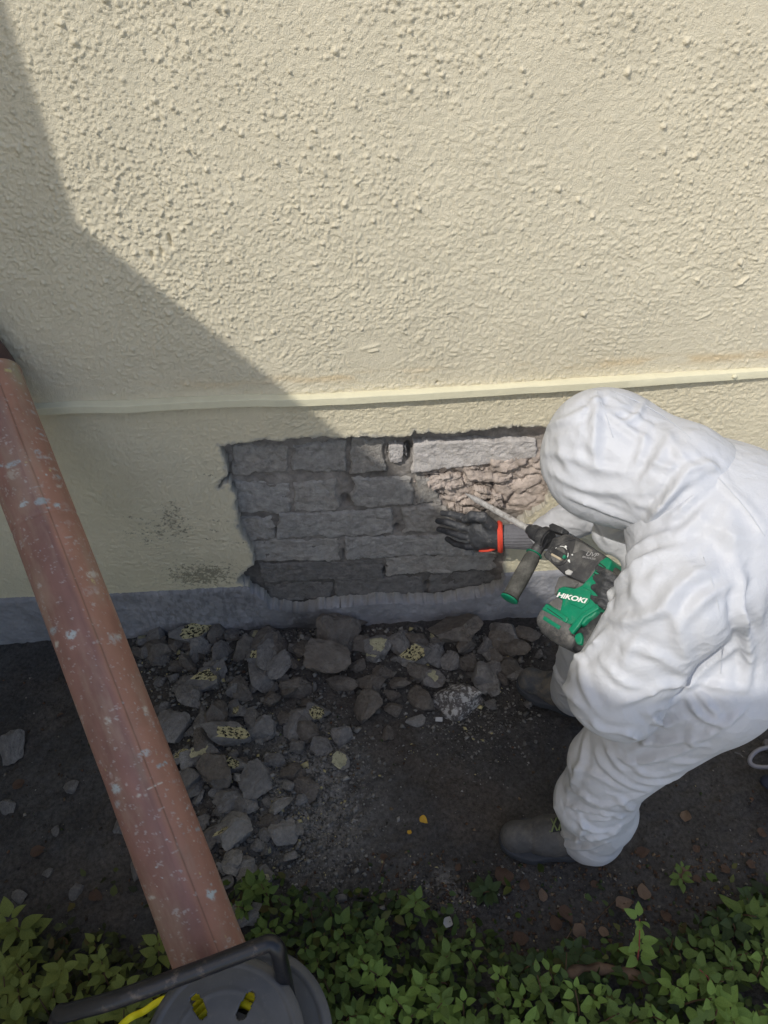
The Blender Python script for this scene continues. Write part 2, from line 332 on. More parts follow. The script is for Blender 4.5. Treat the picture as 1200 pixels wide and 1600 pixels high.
# gouges and old patches the photo shows
for (u, v, du, dv, dp) in ((266, 376, .004, .014, -.012), (253, 395, .004, .013, -.009), (238, 399, .005, .009, -.009)):
    p = ony(u, v); q = ((X-p[0])/du)**2+((Z-p[2])/dv)**2; Hh += dp*np.exp(-q**2*.8)
    q = ((X-p[0]-.012)/.011)**2+((Z-p[2]+.006)/.02)**2; Hh += .003*np.exp(-q)
for (u, v, r, n_) in ((585, 548, .075, 1), (385, 640, .05, 0)):
    p = ony(u, v); q = np.hypot(X-p[0], (Z-p[2])*1.2)/r; k = np.exp(-q**4); Hh = Hh*(1-.7*k)+.0015*k
for (u0_, v0_, u1_, v1_, h_) in ((565, 545, 592, 538, .003), (578, 548, 590, 546, .004), (1150, 446, 1168, 434, .006), (1090, 500, 1110, 490, .003), (400, 530, 410, 529, .004), (195, 570, 205, 572, .003)):
    a = ony(u0_, v0_)[[0, 2]]; b = ony(u1_, v1_)[[0, 2]]; e = b-a; t = np.clip(((X-a[0])*e[0]+(Z-a[1])*e[1])/(e@e), 0, 1)
    d = np.hypot(X-a[0]-e[0]*t, Z-a[1]-e[1]*t); Hh += h_*np.exp(-(d/.0035)**2)
p = ony(683, 597); Hh -= .008*np.exp(-(((X-p[0])/.004)**2+((Z-p[2])/.005)**2)**2)
# paint colours and stains, with pipe-side shade painted in
base = A(.74, .675, .51)*(1+.07*(fbm(X*2.2, Z*2.2, 70, 3)-.5))[..., None]
low = sstep(1.0, .9, Z)[..., None]; base = base*(1-low)+low*A(.75, .68, .50)
rust = np.exp(-((Z-1.003)/.013)**2)*sstep(.3, .6, fbm(X*9, Z*30, 71, 3))*.55*sstep(-1.2, .1, X)
base = base*(1-rust[..., None])+A(.70, .52, .28)*rust[..., None]
def blob(u, v, rx, rz): p = ony(u, v); return np.exp(-(((X-p[0])/rx)**2+((Z-p[2])/rz)**2))
dn = fbm(X*115+Z*40, Z*170, 72, 4, .75)
dirt = blob(270, 800, .045, .08)*.7+blob(225, 830, .11, .07)*.55+blob(315, 900, .15, .065)*1.15+blob(300, 850, .2, .1)*.35
for (u0_, v0_, u1_, v1_) in ((190, 805, 340, 830), (250, 835, 395, 850), (262, 775, 285, 815), (285, 810, 360, 815), (320, 740, 355, 752)):
    a = ony(u0_, v0_)[[0, 2]]; b = ony(u1_, v1_)[[0, 2]]; e = b-a; t = np.clip(((X-a[0])*e[0]+(Z-a[1])*e[1])/(e@e), 0, 1)
    dirt = np.maximum(dirt, .8*np.exp(-(np.hypot(X-a[0]-e[0]*t, Z-a[1]-e[1]*t)/.008)**2))
k = sstep(.80, .90, dirt*.42+dn*.90)*np.clip(dirt*1.6, 0, 1)
base = base*(1-k[..., None]*.62)+A(.05, .045, .03)*k[..., None]*.62
kk = np.clip(sstep(.46, .24, Z)*.22*(.4+fbm(X*6, Z*6, 75, 3)), 0, 1)[..., None]; base = base*(1-kk)+A(.42, .40, .25)*kk
brn = np.clip(np.exp(-((X+.95)/.09)**2)*np.exp(-((Z-1.08)/.22)**2)*.5*fbm(X*8, Z*8, 76, 3), 0, 1)[..., None]; base = base*(1-brn)+A(.58, .44, .25)*brn  # brown darkening beside the pipe: its contact shade put into the wall colour
sd = hole_sd(X, Z)
rim = (sstep(.012, .0, sd+(fbm(X*90, Z*90, 77, 3)-.5)*.012)*.75)[..., None]; base = base*(1-rim)+A(.40, .385, .35)*rim
def sheet(name, keepc, mt, colr, Hf, y0, thick):
    """stucco sheet with its broken edge turned back by `thick`"""
    nx, nz = X.shape; V = np.stack([X, y0-Hf, Z], -1).reshape(-1, 3)
    vin = (sd < 0)                                              # vertices inside the hole
    # pull vertices close to the contour onto it
    gxs = np.gradient(sd, zx, axis=0); gzs = np.gradient(sd, zz, axis=1); gl = gxs**2+gzs**2+1e-9
    cell_in = vin[:-1, :-1] & vin[1:, :-1] & vin[:-1, 1:] & vin[1:, 1:]
    cellk = keepc & ~(vin[:-1, :-1] | vin[1:, :-1] | vin[:-1, 1:] | vin[1:, 1:])
    f = grid_faces(nx, nz, cellk)
    used = np.zeros(nx*nz, bool); used[f.ravel()] = True
    near = used & (np.abs(sd.ravel()) < .0045)
    sh = (sd/gl).ravel()[near]; V[near, 0] -= np.clip(sh*gxs.ravel()[near], -.003, .003); V[near, 2] -= np.clip(sh*gzs.ravel()[near], -.003, .003)
    # boundary edges
    e = np.concatenate([f[:, [0, 1]], f[:, [1, 2]], f[:, [2, 3]], f[:, [3, 0]]]); key = np.sort(e, 1); kk_ = key[:, 0].astype(np.int64)*nx*nz+key[:, 1]
    u_, ix, ct = np.unique(kk_, return_index=True, return_counts=True); be = e[ix[ct == 1]]
    be = be[(sd.ravel()[be[:, 0]] < .02) & (sd.ravel()[be[:, 1]] < .02)]
    bv = np.unique(be); m = np.full(nx*nz, -1); m[bv] = np.arange(len(bv))+nx*nz
    Vb = V[bv].copy(); nz3 = fbm(Vb[:, 0]*70, Vb[:, 2]*70, 91, 3)
    Vb[:, 1] = y0+thick*(.85+.3*nz3); Vb[:, 0] += gxs.ravel()[bv]*(nz3-.3)*.02; Vb[:, 2] += gzs.ravel()[bv]*(nz3-.3)*.02
    sf = np.stack([be[:, 1], be[:, 0], m[be[:, 0]], m[be[:, 1]]], 1)
    allv = np.vstack([V, Vb]); ac = np.vstack([colr.reshape(-1, 3), np.tile(A(.36, .345, .315), (len(bv), 1))])
    af = np.vstack([f, sf]); us = np.unique(af); rm = np.full(len(allv), -1); rm[us] = np.arange(len(us))
    return part(name, allv[us], rm[af], mt, house, True, ac[us])
zc = (Z[:-1, :-1]+Z[1:, 1:])/2
sheet('stucco', zc > ZP-.006, M['stucco'], base, Hh, D, .05)
Hp = (fbm(X*14, Z*14, 80, 4)-.5)*.012+(fbm(X*90, Z*90, 81, 3)-.5)*.004+.004+.006*sstep(ZP+.008, ZP-.014, Z)-.02*sstep(ZP-.003, ZP+.008, Z)
pc = A(.27, .27, .285)*(.75+.5*fbm(X*12, Z*12, 83, 4))[..., None]
ds = sstep(.5, .62, fbm(X*120, Z*50, 84, 4))*sstep(.3, .0, np.abs(X+.62)-.1)*.6; ds = np.maximum(ds*.5, .75*np.exp(-(((X+.30)/.075)**2))*sstep(.35, .6, fbm(X*30, Z*30, 86, 4)+.12)); pc = pc*(1-ds[..., None])+A(.05, .048, .045)*ds[..., None]
sheet('plinth', zc < ZP+.006, M['plinth'], pc, Hp, D, .045)
# moulding strip
mp = [ony(u, v, D-.012) for u, v in ((-140, 645), (-60, 641), (50, 640), (120, 637), (200, 636), (250, 633), (300, 630), (350, 628), (400, 626.5), (470, 626), (560, 622), (660, 616.5), (760, 610), (860, 604), (960, 598), (1060, 592.5), (1200, 585), (1400, 572))]
mp = smooth_path(mp, 6)
V = []; prof = [(.0132, .0), (.0124, .55), (.0102, .97), (.0088, 1.0), (-.0105, 1.0), (-.0117, .9), (-.0117, .0)]
for i, p in enumerate(mp):
    e = .023 if p[0] < .6 else .023-.012*min(1, (p[0]-.6)/.4)
    jj = (noise2(A(p[0]*23), A(0), 5)[0]-.5)*.0015
    for (dz, k) in prof: V.append((p[0], D+.004-(e+.004)*k, p[2]+dz+jj*(1 if k > .5 else 0)))
n = len(mp); k = len(prof); Fc = [(i*k+j, i*k+j+1, (i+1)*k+j+1, (i+1)*k+j) for i in range(n-1) for j in range(k-1)]
M['moulding'] = mat('cream_moulding_paint', (.73, .69, .50), .7, var=.05, vs=20, bump=.0012, bs=80, bd=5)
o = part('moulding', V, [f[::-1] for f in Fc], M['moulding'], house, True); o.data.set_sharp_from_angle(angle=math.radians(28))
nc = ony(1148, 588, D-.014); V = []; Fc = []
for r_, o_ in ((.0062, 0), (.0058, .0025), (.004, .0045), (.0015, .0052)):
    for q in range(12): t = q*math.pi/6; V.append((nc[0]+r_*1.15*math.cos(t), nc[1]-o_, nc[2]+r_*math.sin(t)))
for a in range(3):
    for q in range(12): Fc.append((a*12+q, a*12+(q+1) % 12, (a+1)*12+(q+1) % 12, (a+1)*12+q))
Fc.append(tuple(36+q for q in range(12)))
part('nail_head', V, Fc, M['moulding'], house, True)
# recess: rough mortar bed, then bricks set into it
hx = np.arange(-.55, .72, .0048); hz = np.arange(.0, .93, .0048)
RX, RZ = np.meshgrid(hx, hz, indexing='ij')
YB = D+.068
def zp0(a, b): return 320+a*.4667, 640+b*.4667
def course_shift(x): return (x-.0)*0.0
f1, f2, cid = cells2(RX*14, RZ*22, 5)
rel = .016+(fbm(RX*9, RZ*9, 90, 4)-.5)*.012+(fbm(RX*60, RZ*60, 92, 4)-.5)*.012
pr = ony(800, 760, D)[[0, 2]]
rub = np.clip(np.exp(-(((RX-.33)/.26)**2+((RZ-.60)/.11)**2)**2)*1.1*(RX > .1), 0, 1)*sstep(.1, .2, RX)
rg1, rg2, rid = cells2(RX*11+fbm(RX*9, RZ*9, 96, 3)*1.4, RZ*24+fbm(RX*12, RZ*12, 97, 3)*2.2, 15)
rel = rel+rub*((rid-.4)*.034+.012-.02*sstep(.12, .02, rg2-rg1)+(fbm(RX*40, RZ*70, 98, 4)-.5)*.02)
rightr = sstep(.33, .42, RX)*sstep(.62, .5, RZ); rel = rel+rightr*.012
rightr = sstep(.36, .5, RX-.05*np.sin(RZ*20)); rel = rel*(1-.6*rightr)+rightr*.035      # sound render patch at the right
mc = A(.27, .25, .23)*(.35+1.1*fbm(RX*14, RZ*14, 93, 4))[..., None]*(.45+.55*sstep(.2, .5, RZ+.12*(fbm(RX*6, RZ*6, 99, 3)-.5)))[..., None]  # mortar painted darker downward: soil, and the dimmer light low in the recess
mb = A(.46, .39, .34)*(.7+.6*fbm(RX*25, RZ*40, 94, 4))[..., None]
for (gx_, gz_, rx_, rz_) in ((676, 128, .009, .030), (641, 381, .007, .012), (602, 527, .005, .016), (465, 470, .004, .022), (742, 572, .006, .016), (470, 290, .012, .022), (237, 400, .006, .02)):
    q_ = ony(*zp0(gx_, gz_), YB); rel = rel-.035*np.exp(-(((RX-q_[0])/rx_)**2+((RZ-q_[2])/rz_)**2)**2)
kk = np.clip(rub*1.3+rightr, 0, 1)[..., None]; mc = mc*(1-kk)+mb*kk
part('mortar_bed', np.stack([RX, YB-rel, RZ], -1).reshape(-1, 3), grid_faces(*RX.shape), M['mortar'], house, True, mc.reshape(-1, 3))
def zp(Xz, Yz): return 320+Xz*.4667, 640+Yz*.4667
def W_(q): return (q[1][0]-q[0][0])*.4667/520
def brick(q, proud, mt, seed, name='brick', ru=1.):
    """one block: four zoom-corner points, front face broken and rounded, with real depth"""
    P = [ony(*zp(*c), YB-proud)[[0, 2]] for c in q]
    n, m = (110 if W_(q) > .3 else 60), 30
    s, t = np.meshgrid(np.linspace(0, 1, n), np.linspace(0, 1, m), indexing='ij')
    P = np.array(P)
    B = (P[0]*(1-s[..., None])*(1-t[..., None])+P[1]*s[..., None]*(1-t[..., None])+P[2]*s[..., None]*t[..., None]+P[3]*(1-s[..., None])*t[..., None])
    x, z = B[..., 0], B[..., 1]
    W = np.linalg.norm(P[1]-P[0]); Hq = np.linalg.norm(P[3]-P[0])
    ed = np.minimum(np.minimum(s, 1-s)*W, np.minimum(t, 1-t)*Hq)
    g1, g2, pr2 = cells2(x*26+fbm(x*20, z*20, seed, 2), z*38+fbm(x*20, z*20, seed+1, 2), seed); fac = sstep(.0, .1, g2-g1)*(.35 if ru < 2 else 1.)
    ed2 = ed+(fbm(x*30, z*30, seed, 4, .6)-.5)*.024*ru
    rnd = sstep(-.003, .007, ed2)*.999
    h = proud*rnd+(fbm(x*11, z*11, seed+3, 2)-.5)*.008*ru+(fbm(x*70, z*70, seed+5, 4, .7)-.5)*.0055*ru+fac*(pr2-.5)*.012*ru
    jx = (fbm(x*25, z*25, seed+7, 3)-.5)*.020*sstep(.03, 0, ed); jz = (fbm(x*25, z*25, seed+9, 3)-.5)*.018*sstep(.03, 0, ed)
    h = np.where(ed < 1e-6, .0, h)
    V = np.stack([x+jx, YB-h, z+jz], -1).reshape(-1, 3)
    Vb = V.copy(); 
    o = part(name, V, grid_faces(n, m), mt, house, True)
    b = o.modifiers.new('depth', 'SOLIDIFY'); b.thickness = .05; b.offset = -1
    return o
BR = [ # zoomed corner points: top-left, top-right, bottom-right, bottom-left; proud; material
 ((84, 122), (282, 116), (284, 212), (90, 226), .026, 'brick'), ((284, 114), (474, 104), (478, 214), (286, 212), .023, 'brick_b'), ((484, 98), (604, 100), (610, 212), (486, 216), .026, 'brick'), ((610, 118), (664, 116), (668, 182), (612, 184), .034, 'brick_pale'),
 ((690, 108), (1124, 98), (1118, 166), (692, 216), .040, 'brick_pale'),
 ((100, 238), (288, 246), (292, 348), (106, 352), .022, 'brick_b'), ((292, 246), (448, 234), (450, 338), (294, 346), .024, 'brick'), ((486, 230), (700, 220), (704, 324), (488, 334), .026, 'brick_b'), ((702, 224), (770, 230), (800, 318), (704, 324), .024, 'brick'),
 ((112, 362), (234, 354), (236, 436), (120, 440), .022, 'brick'), ((236, 348), (634, 334), (636, 424), (238, 438), .026, 'brick_b'), ((652, 336), (790, 308), (860, 408), (654, 418), .026, 'brick'),
 ((140, 440), (460, 430), (462, 506), (152, 514), .023, 'brick'), ((466, 428), (884, 420), (905, 488), (468, 504), .026, 'brick_b'),
 ((182, 516), (598, 502), (600, 568), (190, 582), .024, 'brick_soil_shade'), ((604, 496), (990, 474), (994, 536), (608, 560), .023, 'brick'),
 ((196, 584), (428, 574), (432, 640), (215, 644), .020, 'brick_soil_shade'), ((430, 566), (738, 556), (740, 628), (434, 638), .023, 'brick_soil_shade'), ((744, 550), (992, 536), (965, 606), (746, 622), .020, 'brick_soil_shade'),
]
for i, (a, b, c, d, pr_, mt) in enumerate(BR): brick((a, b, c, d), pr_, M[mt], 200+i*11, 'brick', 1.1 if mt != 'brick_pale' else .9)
ST = [((740, 225), (850, 215), (870, 260), (760, 275), .030), ((860, 228), (960, 205), (985, 262), (880, 268), .022), ((970, 215), (1080, 190), (1100, 240), (990, 262), .034), ((880, 262), (1000, 270), (990, 330), (905, 300), .036),
      ((1005, 262), (1100, 240), (1110, 310), (1010, 330), .028), ((800, 290), (880, 285), (960, 350), (830, 350), .018), ((1040, 170), (1140, 160), (1160, 215), (1060, 200), .018)]
for i, (a, b, c, d, pr_) in enumerate(ST): brick((a, b, c, d), pr_, M['brick_brown'], 700+i*13, 'stone', 2.2)
# dark open slots between bricks are real gaps; broken plinth crust below the hole
# ================================================================== NEIGHBOURING WING (added outside the frame, profile shaped to cast the shade)
WX = -1.7
wing = thing('shade_wing', 'unseen plastered wing added left of the house wall to cast its shade', 'building', (WX, 0, 0))
def cast(x, z): t = (x-WX)/.5; return (D-.6*t, z+.85*t)          # edge point whose shadow lands on the wall at x, z
c1 = cast(-.632, 1.42); c2 = cast(.577, .05); c3 = cast(1.15, -.40); c4 = cast(2.3, -.44)
prof = [(D, 0), (D, 3.9), (c1[0], 3.9), c1, c2, c3, c4, (c4[0]-.3, c4[1]), (c4[0]-.3, 0)]
V = [(WX, y, z) for y, z in prof]+[(WX-.6, y, z) for y, z in prof]; n = len(prof)
Fc = [tuple(range(n)), tuple(range(2*n-1, n-1, -1))]+[((i+1) % n, i, n+i, n+(i+1) % n) for i in range(n)]
part('wall', V, Fc, M['wing'], wing)
V = []; Fc = []
for i in range(3, 6):
    a, b = prof[i], prof[i+1]; nn = nrm(A(0, -(b[1]-a[1]), (b[0]-a[0])))*-1
    if nn[2] < 0: nn = -nn
    c = A(WX-.32, (a[0]+b[0])/2, (a[1]+b[1])/2)+nn*-.035
    v, f = box(c, A(1, 0, 0), nrm(A(0, b[0]-a[0], b[1]-a[1])), nn, .26, np.hypot(b[0]-a[0], b[1]-a[1])/2, .02); 
    V, Fc = merge([(V, Fc), (v, f)])
part('roof', V, Fc, M['tile'], wing)
# ================================================================== RUBBLE
def ico(sub):
    bm = bmesh.new(); bmesh.ops.create_icosphere(bm, subdivisions=sub, radius=1)
    V = np.array([v.co[:] for v in bm.verts]); Fc = [tuple(v.index for v in f.verts) for f in bm.faces]; bm.free(); return V, np.array(Fc)
ICO4, ICO4F = ico(4); ICO3, ICO3F = ico(3); ICO2, ICO2F = ico(2)
def rockshape(seed, flat_top=False, lvl=4, dims=(1, .75, .5), rough=.055):
    r = np.random.default_rng(seed); V = {4: ICO4, 3: ICO3, 2: ICO2}[lvl].copy()*1.35; Fc = {4: ICO4F, 3: ICO3F, 2: ICO2F}[lvl]
    top = np.zeros(len(V), bool)
    P = [(nrm(r.normal(size=3)), r.uniform(.55, .95)) for _ in range(16)]
    if flat_top: P.append((nrm(A(r.normal()*.08, r.normal()*.08, 1)), .62))
    else: P.append((nrm(A(r.normal()*.3, r.normal()*.3, 1)), .75))
    for it in range(2):
        for i, (n_, d_) in enumerate(P):
            k = V@n_-d_; m = k > 0; V[m] -= k[m][:, None]*n_
    n_, d_ = P[-1]; top = (V@n_ > d_-.012)
    q = V*2.6+seed*3.1
    V = V+nrm_rows(V)*((fbm3(q, seed, 3)-.5)*rough*4)[:, None]+nrm_rows(V)*((fbm3(q*4.5, seed+9, 3)-.5)*rough*3.4)[:, None]
    return V*A(*dims), Fc, top
def nrm_rows(V): return V/(np.linalg.norm(V, axis=1)[:, None]+1e-9)
ROCKM = {}
def rock_mesh(kind, seed, lvl=4, dims=(1, .75, .5)):
    key = (kind, seed, lvl, dims)
    if key in ROCKM: return ROCKM[key]
    V, Fc, top = rockshape(seed, kind in 'yc', lvl, dims)
    me = mkmesh('rubble_chunk', V, Fc, True)
    for m in {'g': ['rock'], 'b': ['rock_brown'], 'w': ['rock_spot'], 'p': ['rock_pale'], 'y': ['rock', 'rock_face'], 'c': ['rock', 'rock_face_clean']}[kind]: me.materials.append(M[m])
    if kind in 'yc':
        tr = np.random.default_rng(seed+5); c = tr.normal(size=2)*.15; rad = .78+.25*(fbm3(V*3+seed, 3, 2))
        ins = np.hypot(V[:, 0]/dims[0]-c[0], V[:, 1]/dims[1]-c[1]) < rad
        mi = (top & ins)[Fc].all(1).astype(np.int32); me.polygons.foreach_set('material_index', mi)
    if hasattr(me, 'set_sharp_from_angle'): me.set_sharp_from_angle(angle=math.radians(32))
    ROCKM[key] = me; return me
def rock(u, v, w_, h_, kind, label, seed, rot=None, z=None, group=None, lvl=4, tilt=.25, name='rubble_chunk', cat='rubble chunk'):
    """u,v: where the photograph shows it, w_,h_ its size there in pixels"""
    p = onz(u, v, .03); dpt = (p-CAM)@fwd; sx = w_*dpt/F/2; sy = h_*dpt/F/2/.86
    r = np.random.default_rng(seed)
    dims = (1, 1, round(float(r.choice([.5, .62, .75])), 2))
    me = rock_mesh(kind, seed % 23+1, lvl, dims)
    o = link(name, me); g_ = float(gh(p[0], p[1])); hgt = .5*(sx+sy)
    o.location = (p[0], p[1], g_+hgt*.3 if z is None else z); o.scale = (sx, sy, (sx+sy)*.5)
    rz = (r.uniform(-.3, .3) if rot is None else rot); o.rotation_euler = (r.normal()*tilt+(.25 if kind in 'yc' else 0), r.normal()*tilt, rz)
    tag(o, label, cat, group); return o
def Z3(X_, Y_): return 180+X_*.5833, 940+Y_*.5833
RK = [ # zoomed x, y, w, h, kind, rotation, label
 (217, 92, 105, 62, 'y', -.6, 'flat slab with long yellow pitted face, uppermost chunk beside the drainpipe'),
 (315, 86, 42, 26, 'g', 0, 'small smooth oval grey stone right of the uppermost yellow pitted slab'),
 (385, 152, 55, 52, 'y', .2, 'dark blocky chunk with black and yellow flecks under the wall patch corner'),
 (375, 92, 46, 20, 'c', .5, 'small pale yellow paint flake lying against the plinth below the patch'),
 (605, 95, 105, 95, 'b', .1, 'large rounded brown chunk touching the plinth, behind a cream edged slab'),
 (582, 90, 82, 30, 'c', .03, 'thin slab showing a smooth cream painted edge near the plinth'),
 (563, 155, 145, 92, 'b', -.05, 'biggest dark brown block of the heap, in front of the cream edged slab'),
 (715, 120, 76, 64, 'c', -.1, 'squarish chunk with small yellow painted patch left of the tall yellow one'),
 (803, 143, 66, 88, 'y', 1.1, 'upright chunk with a tall yellow pitted face in the middle of the wall row'),
 (866, 97, 48, 56, 'c', 1.4, 'narrow chunk with olive yellow side leaning on the long brown slab'),
 (912, 92, 100, 118, 'b', -.7, 'long brown slab slanting down from the plinth beside the worker'),
 (948, 158, 72, 48, 'b', .1, 'dark broken chunk with cream rim at the lower end of the long brown slab'),
 (1063, 120, 76, 60, 'b', .1, 'wide brown chunk between the long slab and the grey trouser leg'),
 (1103, 88, 56, 42, 'b', .1, 'brown chunk nearest the plinth behind the far boot'),
 (922, 243, 132, 88, 'w', -.15, 'large grey chunk speckled all over with white, left of the far boot'),
 (821, 252, 56, 62, 'b', .1, 'square brown block left of the white speckled chunk'),
 (687, 208, 70, 44, 'b', -.1, 'flat brown chunk below the chunk with small yellow patch'),
 (716, 180, 50, 40, 'b', .2, 'rounded brown stone just above the flat brown chunk'),
 (760, 206, 62, 40, 'b', .1, 'oval brown chunk left above the square brown block'),
 (667, 277, 74, 66, 'b', .3, 'knobbly brown chunk at the lower edge of the wall row'),
 (744, 269, 50, 34, 'b', .1, 'small brown wedge between knobbly chunk and square block'),
 (810, 298, 46, 30, 'p', -.2, 'small pale grey stone lying free below the square block'),
 (1016, 165, 58, 40, 'g', 0, 'grey chunk right of the cream rimmed one near the far boot'),
 (541, 286, 50, 48, 'y', .5, 'small round chunk with yellow speckled face alone in the heap middle'),
 (484, 310, 70, 82, 'g', .4, 'tall grey chunk left of the small round yellow speckled one'),
 (315, 362, 122, 62, 'y', .05, 'broad slab with black and yellow speckled face nearest the pipe middle'),
 (322, 300, 46, 26, 'y', .1, 'small yellow flecked chip above the broad speckled slab'),
 (240, 225, 54, 88, 'y', 1.3, 'tall narrow chunk with dull yellow side close to the pipe'),
 (272, 188, 62, 46, 'y', .1, 'nearly black chunk with faint yellow flecks below the uppermost slab'),
 (600, 410, 56, 42, 'c', .1, 'whitish chunk with pale yellow top at the edge of bare soil'),
 (556, 376, 60, 52, 'g', .2, 'cracked grey chunk just above the whitish one'),
 (486, 377, 62, 36, 'g', .6, 'slanting flat grey slab in the heap middle'),
 (245, 405, 66, 44, 'c', -.2, 'chunk with olive yellow top face tucked against a brown block'),
 (270, 458, 82, 84, 'b', .1, 'large brown block left of the chunk with a yellow dotted face'),
 (314, 440, 46, 60, 'y', 1.5, 'chunk with small yellow dotted face beside the large brown block'),
 (186, 412, 34, 66, 'y', 1.2, 'chunk with narrow yellow edge touching the pipe outline'),
 (380, 467, 76, 92, 'g', .6, 'large pale grey chunk right of the yellow dotted one'),
 (300, 532, 56, 88, 'g', .9, 'leaning grey wedge below the large brown block'),
 (350, 538, 48, 42, 'p', .1, 'small light grey stone right of the leaning wedge'),
 (322, 600, 92, 84, 'p', .5, 'largest light grey chunk in the lower heap'),
 (382, 637, 46, 34, 'p', .1, 'small pale stone right of the largest light grey chunk'),
 (310, 676, 66, 62, 'p', .2, 'squat light grey chunk in the lower heap near the pipe'),
 (256, 614, 46, 92, 'y', 1.3, 'tall yellow faced chunk half hidden behind the pipe'),
 (395, 716, 56, 50, 'c', .3, 'lowest chunk with yellow painted face beside the leaves'),
 (346, 706, 44, 50, 'p', 1., 'pale grey wedge left of the lowest yellow faced chunk'),
 (296, 742, 56, 44, 'g', .1, 'lowest grey chunk beside the pipe above the leaves'),
 (288, 706, 48, 24, 'p', .3, 'flat pale sliver above the lowest grey chunk'),
 (500, 510, 28, 38, 'p', .8, 'small upright grey stone standing in the pale dust'),
 (606, 775, 30, 22, 'p', .1, 'lone small pale stone in front of the dust patch'),
 (725, 335, 28, 34, 'b', .1, 'lone round brown pebble below the wall row'),
 (160, 345, 76, 92, 'g', .5, 'large dark grey chunk emerging behind the pipe'),
 (390, 210, 60, 50, 'g', .2, 'dark grey lump below the black and yellow flecked block'),
 (446, 172, 64, 80, 'g', .7, 'dark upright lump left of the biggest brown block'),
 (490, 222, 56, 88, 'b', 1.2, 'dark narrow slab just below the biggest brown block'),
 (228, 576, 48, 52, 'g', .1, 'grey chunk against the pipe above the tall yellow faced one'),
 (430, 414, 50, 34, 'g', .1, 'flat grey chunk at the top of the dust patch'),
 (1010, 215, 40, 44, 'g', .1, 'rough grey stone right of the white speckled chunk'),
 (1010, 256, 44, 28, 'g', .1, 'flat grey stone beside the toe of the far boot'),
 (600, 205, 80, 44, 'b', .1, 'low brown slab under the right end of the biggest block'),
 (640, 60, 60, 34, 'b', .1, 'brown fragment pressed against the plinth above the biggest block'),
 (120, 130, 84, 60, 'b', .1, 'dark brown lump between the pipe and the uppermost yellow slab'),
 (200, 270, 66, 50, 'g', .3, 'dark lump under the tall narrow chunk near the pipe'),
 (340, 250, 60, 46, 'b', .4, 'dark brown lump above the small yellow flecked chip'),
 (250, 330, 70, 50, 'g', .2, 'grey lump behind the broad speckled slab'),
 (420, 260, 50, 50, 'b', .4, 'dark lump between the tall grey chunk and the flecked chip'),
 (200, 500, 56, 70, 'g', .3, 'dark chunk in the shadow of the pipe beside the large brown block'),
 (400, 605, 40, 40, 'p', .3, 'grey stone touching the right side of the largest light grey chunk'),
 (410, 340, 40, 54, 'g', .2, 'grey chunk between the broad speckled slab and the tall grey one'),
 (655, 165, 40, 34, 'b', .2, 'small brown stone right of the biggest brown block'),
 (740, 237, 36, 28, 'b', .2, 'little brown stone under the oval brown chunk'),
]
for i, (x_, y_, w_, h_, k_, r_, lb) in enumerate(RK):
    u, v = Z3(x_, y_)
    rock(u, v+2, w_*.5833*1.12, h_*.5833*1.12, k_, lb, 31+i*7, rot=-r_)
for i, (u, v, w_, h_, lb) in enumerate(((18, 1158, 36, 54, 'grey slab lying alone on dark soil at far left'), (108, 1225, 28, 24, 'small grey stone left of the pipe, level with its middle'), (82, 1290, 13, 20, 'thin grey sliver on dark soil left of the pipe'),
        (70, 1357, 20, 14, 'small flat stone above the left leaves'), (22, 1390, 32, 20, 'flat grey stone at far left just above the leaves'), (113, 1387, 24, 22, 'grey stone left of the pipe just above the leaves'), (211, 1350, 30, 40, 'dark stone half hidden under the left edge of the pipe'),
        (192, 1283, 22, 34, 'dark stone peeping out left of the pipe middle'), (5, 1250, 22, 26, 'grey stone cut by the left picture edge'), (380, 1425, 56, 46, 'broad brown stone right of the pipe among the front leaves'))):
    rock(u, v, w_, h_, 'g' if i != 9 else 'p', lb, 611+i*5, lvl=3)
# the many smaller chunks filling the heap
def zone():
    while True:
        a = rng.random()
        if a < .42: u, v = rng.uniform(205, 860), 985+abs(rng.normal())*48
        elif a < .85: u, v = rng.normal(310, 62), rng.uniform(990, 1370)
        else: u, v = rng.normal(420, 60), rng.uniform(1050, 1330)
        if v > 990 and v < 1390 and u > 190+(v-980)*.20 and u < 850 and (v < 1150 or u < 480): return u, v
lbs = {'g': 'small plain grey chunk of rubble filling the heap', 'b': 'small plain brown chunk of rubble filling the heap', 'p': 'small pale grey chunk of rubble filling the heap', 'c': 'small rubble chip with a yellow painted face in the heap'}
for i in range(215):
    u, v = zone(); s_ = rng.uniform(14, 34) if i < 110 else rng.uniform(8, 17)
    k_ = 'p' if v > 1180 and rng.random() < .4 else rng.choice(['g', 'b', 'g', 'b', 'g', 'c' if rng.random() < .4 else 'g'])
    p = onz(u, v, .02)
    s_ *= 1.22; sz_ = 'small' if s_ > 24 else 'very small' if s_ > 14 else 'tiny'
    where = ('along the plinth left of the biggest block' if u < 440 else 'along the plinth under the wall patch' if u < 640 else 'along the plinth near the far boot') if v < 1075 else ('in the left heap beside the pipe' if u < 330 else 'in the middle of the heap' if v < 1200 else 'at the edge of the pale dust patch')
    hue_ = {'g': 'grey', 'b': 'brown', 'p': 'pale grey', 'c': 'yellow faced'}[k_]
    rock(u, v, s_*rng.uniform(.9, 1.4), s_, k_, sz_+' '+hue_+' chunk of rubble '+where, int(rng.integers(1, 4000)), rot=rng.uniform(-3, 3), lvl=3, group='small rubble chunks in the heap', tilt=.5)
